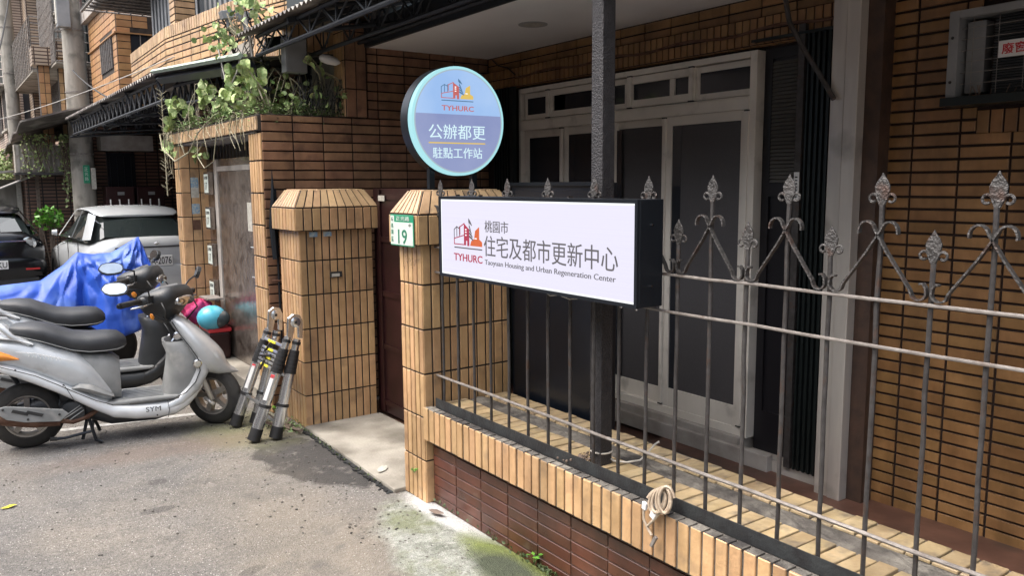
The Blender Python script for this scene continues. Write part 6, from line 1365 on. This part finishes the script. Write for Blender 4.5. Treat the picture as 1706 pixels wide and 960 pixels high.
for x in (-.55, 1.2): MB().lathe((x, 8.2, .27), Y_, [(0, .17), (0, .25), (.03, .27), (.08, .27), (.11, .25), (.11, .17)], 28).build('tyre', 'rubber', tp, smooth=True)
MB().xloft([(-.7, .7, .35, .12), (-.2, .75, .25, .16), (.4, .7, .2, .15), (.9, .7, .25, .14), (1.2, .9, .3, .12)], 8.25).build('body', 'black_plastic', tp, smooth=True)
# ================================================================== CARS
def make_car(loc, yawd, label, paint, plate, glass='car_glass', kind='a', L_=4.5, Wd=.86):
    t = empty('parked_car', (0, 0, 0), label, 'car', 'cars parked in the alley')
    yl = lambda st, n=30, e=3.2: MB().loft([((q[4] if len(q) > 4 else 0, q[0], (q[1]+q[2])/2), (q[3], 0, 0), (0, 0, (q[1]-q[2])/2), (q[5] if len(q) > 5 else e)) for q in st], n)
    bd_ = yl([(0, .90, .36, Wd*.72), (.03, .98, .27, Wd*.88), (.14, 1.02, .22, Wd*.97), (.5, 1.0, .20, Wd), (1.3, .96, .19, Wd*1.01), (2.4, .93, .19, Wd), (3.3, .89, .19, Wd), (3.9, .80, .20, Wd*.97), (L_-.12, .66, .23, Wd*.86), (L_, .55, .30, Wd*.66)], 36, 3.6).build('body', paint, t, smooth=True, angle=50)
    # greenhouse (dark glass) with painted roof and pillars
    cab = [(.62, 1.0, Wd*.80), (.98, 1.27, Wd*.72), (1.25, 1.375, Wd*.68), (1.9, 1.41, Wd*.66), (2.5, 1.385, Wd*.67), (2.95, 1.20, Wd*.74), (3.35, .93, Wd*.82)]
    gv = [];  zb = .93
    for (y, z, hw_) in cab: gv.append([(-Wd*.93, y, zb), (-hw_-.02*(z > 1.2), y, max(z-.12, zb+.01)), (-hw_+.12, y, z-.035*(z > 1.2)), (0, y, z), (hw_-.12, y, z-.035*(z > 1.2)), (hw_+.02*(z > 1.2), y, max(z-.12, zb+.01)), (Wd*.93, y, zb)])
    MB().rings(gv, False).build('window_glass', glass, t)
    def band(pts, w_, off=.012, name='pillar', mt=paint):
        MB().tube([Vector(p) for p in pts], w_, 6, flat=.5).build(name, mt, t, smooth=True)
    rf = yl([(.98, 1.315, 1.285, Wd*.60), (1.08, 1.365, 1.30, Wd*.70), (1.35, 1.425, 1.325, Wd*.725), (1.9, 1.45, 1.33, Wd*.725), (2.45, 1.425, 1.32, Wd*.725), (2.62, 1.375, 1.30, Wd*.64)], 30, 2.3).build('roof', paint, t, smooth=True)
    for s_ in (-1, 1):
        # pillar as sloped skin between belt and roof
        b = Wd*.935; r_ = Wd*.70
        MB().add([(s_*(b-.02), .42, .985), (s_*(b+.003), .98, .955), (s_*(r_+.03), 1.36, 1.345), (s_*(r_-.01), 1.02, 1.31)], [(0,1,2,3)]).build('rear_pillar', paint, t)
        MB().add([(s_*(b+.002), 1.86, .945), (s_*(b+.002), 1.96, .945), (s_*(r_+.01), 1.97, 1.38), (s_*(r_+.01), 1.89, 1.38)], [(0,1,2,3)]).build('door_pillar', 'black_plastic', t)
        MB().add([(s_*(b+.002), 3.12, .93), (s_*(b+.002), 3.25, .93), (s_*(r_+.012), 2.55, 1.37), (s_*(r_+.012), 2.46, 1.38)], [(0,1,2,3)]).build('front_pillar', paint, t)
        MB().tube([(s_*(Wd*.95), 1.0, .955), (s_*(Wd*.955), 2.0, .945), (s_*(Wd*.95), 3.2, .925)], .010, 5).build('trim', 'chrome', t)
        MB().xloft([(s_*.93 if s_ < 0 else .86, 1.03, .95, .05), (s_*.86 if s_ < 0 else .93, 1.04, .93, .06)], 3.0, 12).build('door_mirror', paint, t, smooth=True)
        MB().box(s_*.90-.015, s_*.90+.015, 3.045, 3.07, .95, 1.02).build('mirror_lamp', 'orange_lens', t)
        for y in (1.15, 2.15): MB().tube([(s_*(Wd+.006), y, .86), (s_*(Wd+.02), y+.06, .865), (s_*(Wd+.006), y+.14, .86)], .010, 6).build('door_handle', paint, t, smooth=True)
        for y in (1.02, 1.95, 3.0): MB().box(s_*Wd-.004*(s_ > 0)-.004, s_*Wd+.008, y, y+.008, .32, .93).build('door_gap', 'text_dark', t)
        for y in (.75, 3.55):
            MB().lathe((s_*(Wd-.19), y, .31), (s_, 0, 0), [(0, .2), (0, .31), (.19, .315), (.205, .29), (.205, .21), (.19, .2)], 30).build('tyre', 'rubber', t, smooth=True); MB().lathe((s_*(Wd-.02), y, .31), (s_, 0, 0), [(0, .205), (.012, .20), (.02, .05), (.03, .0)], 24).build('rim', 'rim', t, smooth=True)
            MB().lathe((s_*(Wd-.03), y, .32), (s_, 0, 0), [(0, .365), (.022, .375), (.036, .36), (.03, .33)], 30).build('wheel_arch', 'text_dark', t)
    # rear: bumper, lamps, plate, trunk line
    yl([(-.06, .56, .34, Wd*.74), (-.045, .60, .26, Wd*.90), (.10, .62, .22, Wd*.99), (.3, .60, .2, Wd*1.005)], 30, 4).build('bumper', paint, t, smooth=True, angle=50)
    for s_ in (-1, 1):
        if kind == 'a':
            MB().loft([((s_*.48, -.012, .71), (.03, 0, 0), (0, 0, .05)), ((s_*.62, .0, .72), (.02, 0, 0), (0, .02, .07)), ((s_*.80, .10, .73), (.01, .0, 0), (0, .05, .07)), ((s_*.845, .22, .74), (.004, 0, 0), (0, .04, .04))], 14).build('tail_lamp', 'red_lens', t, smooth=True)
        else:
            for dx, rr_ in ((.60, .085),):
                MB().lathe((s_*dx, .035, .83), nY, [(0, rr_+.02), (.02, rr_+.02), (.024, rr_)], 24).build('tail_lamp', 'chrome', t, smooth=True); MB().lathe((s_*dx, .011, .83), nY, [(0, rr_*.75), (.006, rr_*.5)], 20).build('lamp_lens', 'grey_plastic', t, smooth=True)
            MB().box(s_*.62-.10, s_*.62+.10, -.068, -.05, .40, .43).build('reflector', 'red_lens', t)
    MB().box(-.55, .55, -.006, .01, .865, .885).build('trunk_trim', 'text_dark' if kind == 'a' else 'chrome', t)
    mbp = MB().box(-.19, .19, -.075 if kind == 'b' else -.012, -.066 if kind == 'b' else -.003, .50 if kind == 'b' else .68, .66 if kind == 'b' else .84) if False else None
    zp = (.60, .75) if kind == 'a' else (.43, .57); yp = -.056 if kind == 'a' else -.062; xo = .02 if kind == 'a' else .10
    pl2 = MB().box(xo-.18, xo+.18, yp, yp+.012, zp[0], zp[1]).build('plate', 'white', t, bevel=.004); text(plate, 'text_dark', pl2, (xo, yp-.0012, 0), X_, Z_, -.165, .165, zp[0]+.022, zp[1]-.022, bold=.012)
    MB().tube([(-.035, -.03, .925), (0, -.034, .94), (.035, -.03, .925), (0, -.034, .91), (-.035, -.03, .925)], .008, 6).build('badge', 'chrome', t)
    fn_box('rear_valance', 'black_plastic', t, -.7, .7, -.03, .1, .18, .27)
    t.matrix_basis = Matrix.Translation(loc) @ Matrix.Rotation(R(yawd), 4, 'Z'); WM[t.name] = t.matrix_basis.copy()
    return t
make_car((2.58, 12.55, 0), 1.5, 'silver sedan parked in the carport, rear half hidden by the blue tarp', 'car_silver', 'BA-2076')
make_car((.62, 15.4, 0), 1.0, 'black car seen from behind at the left edge, beyond the silver sedan', 'car_black', '1276KU', kind='b')
flush_tiles()
print('objects', len(S.objects), 'tris', sum(len(o.data.polygons) for o in S.objects if o.type == 'MESH'))
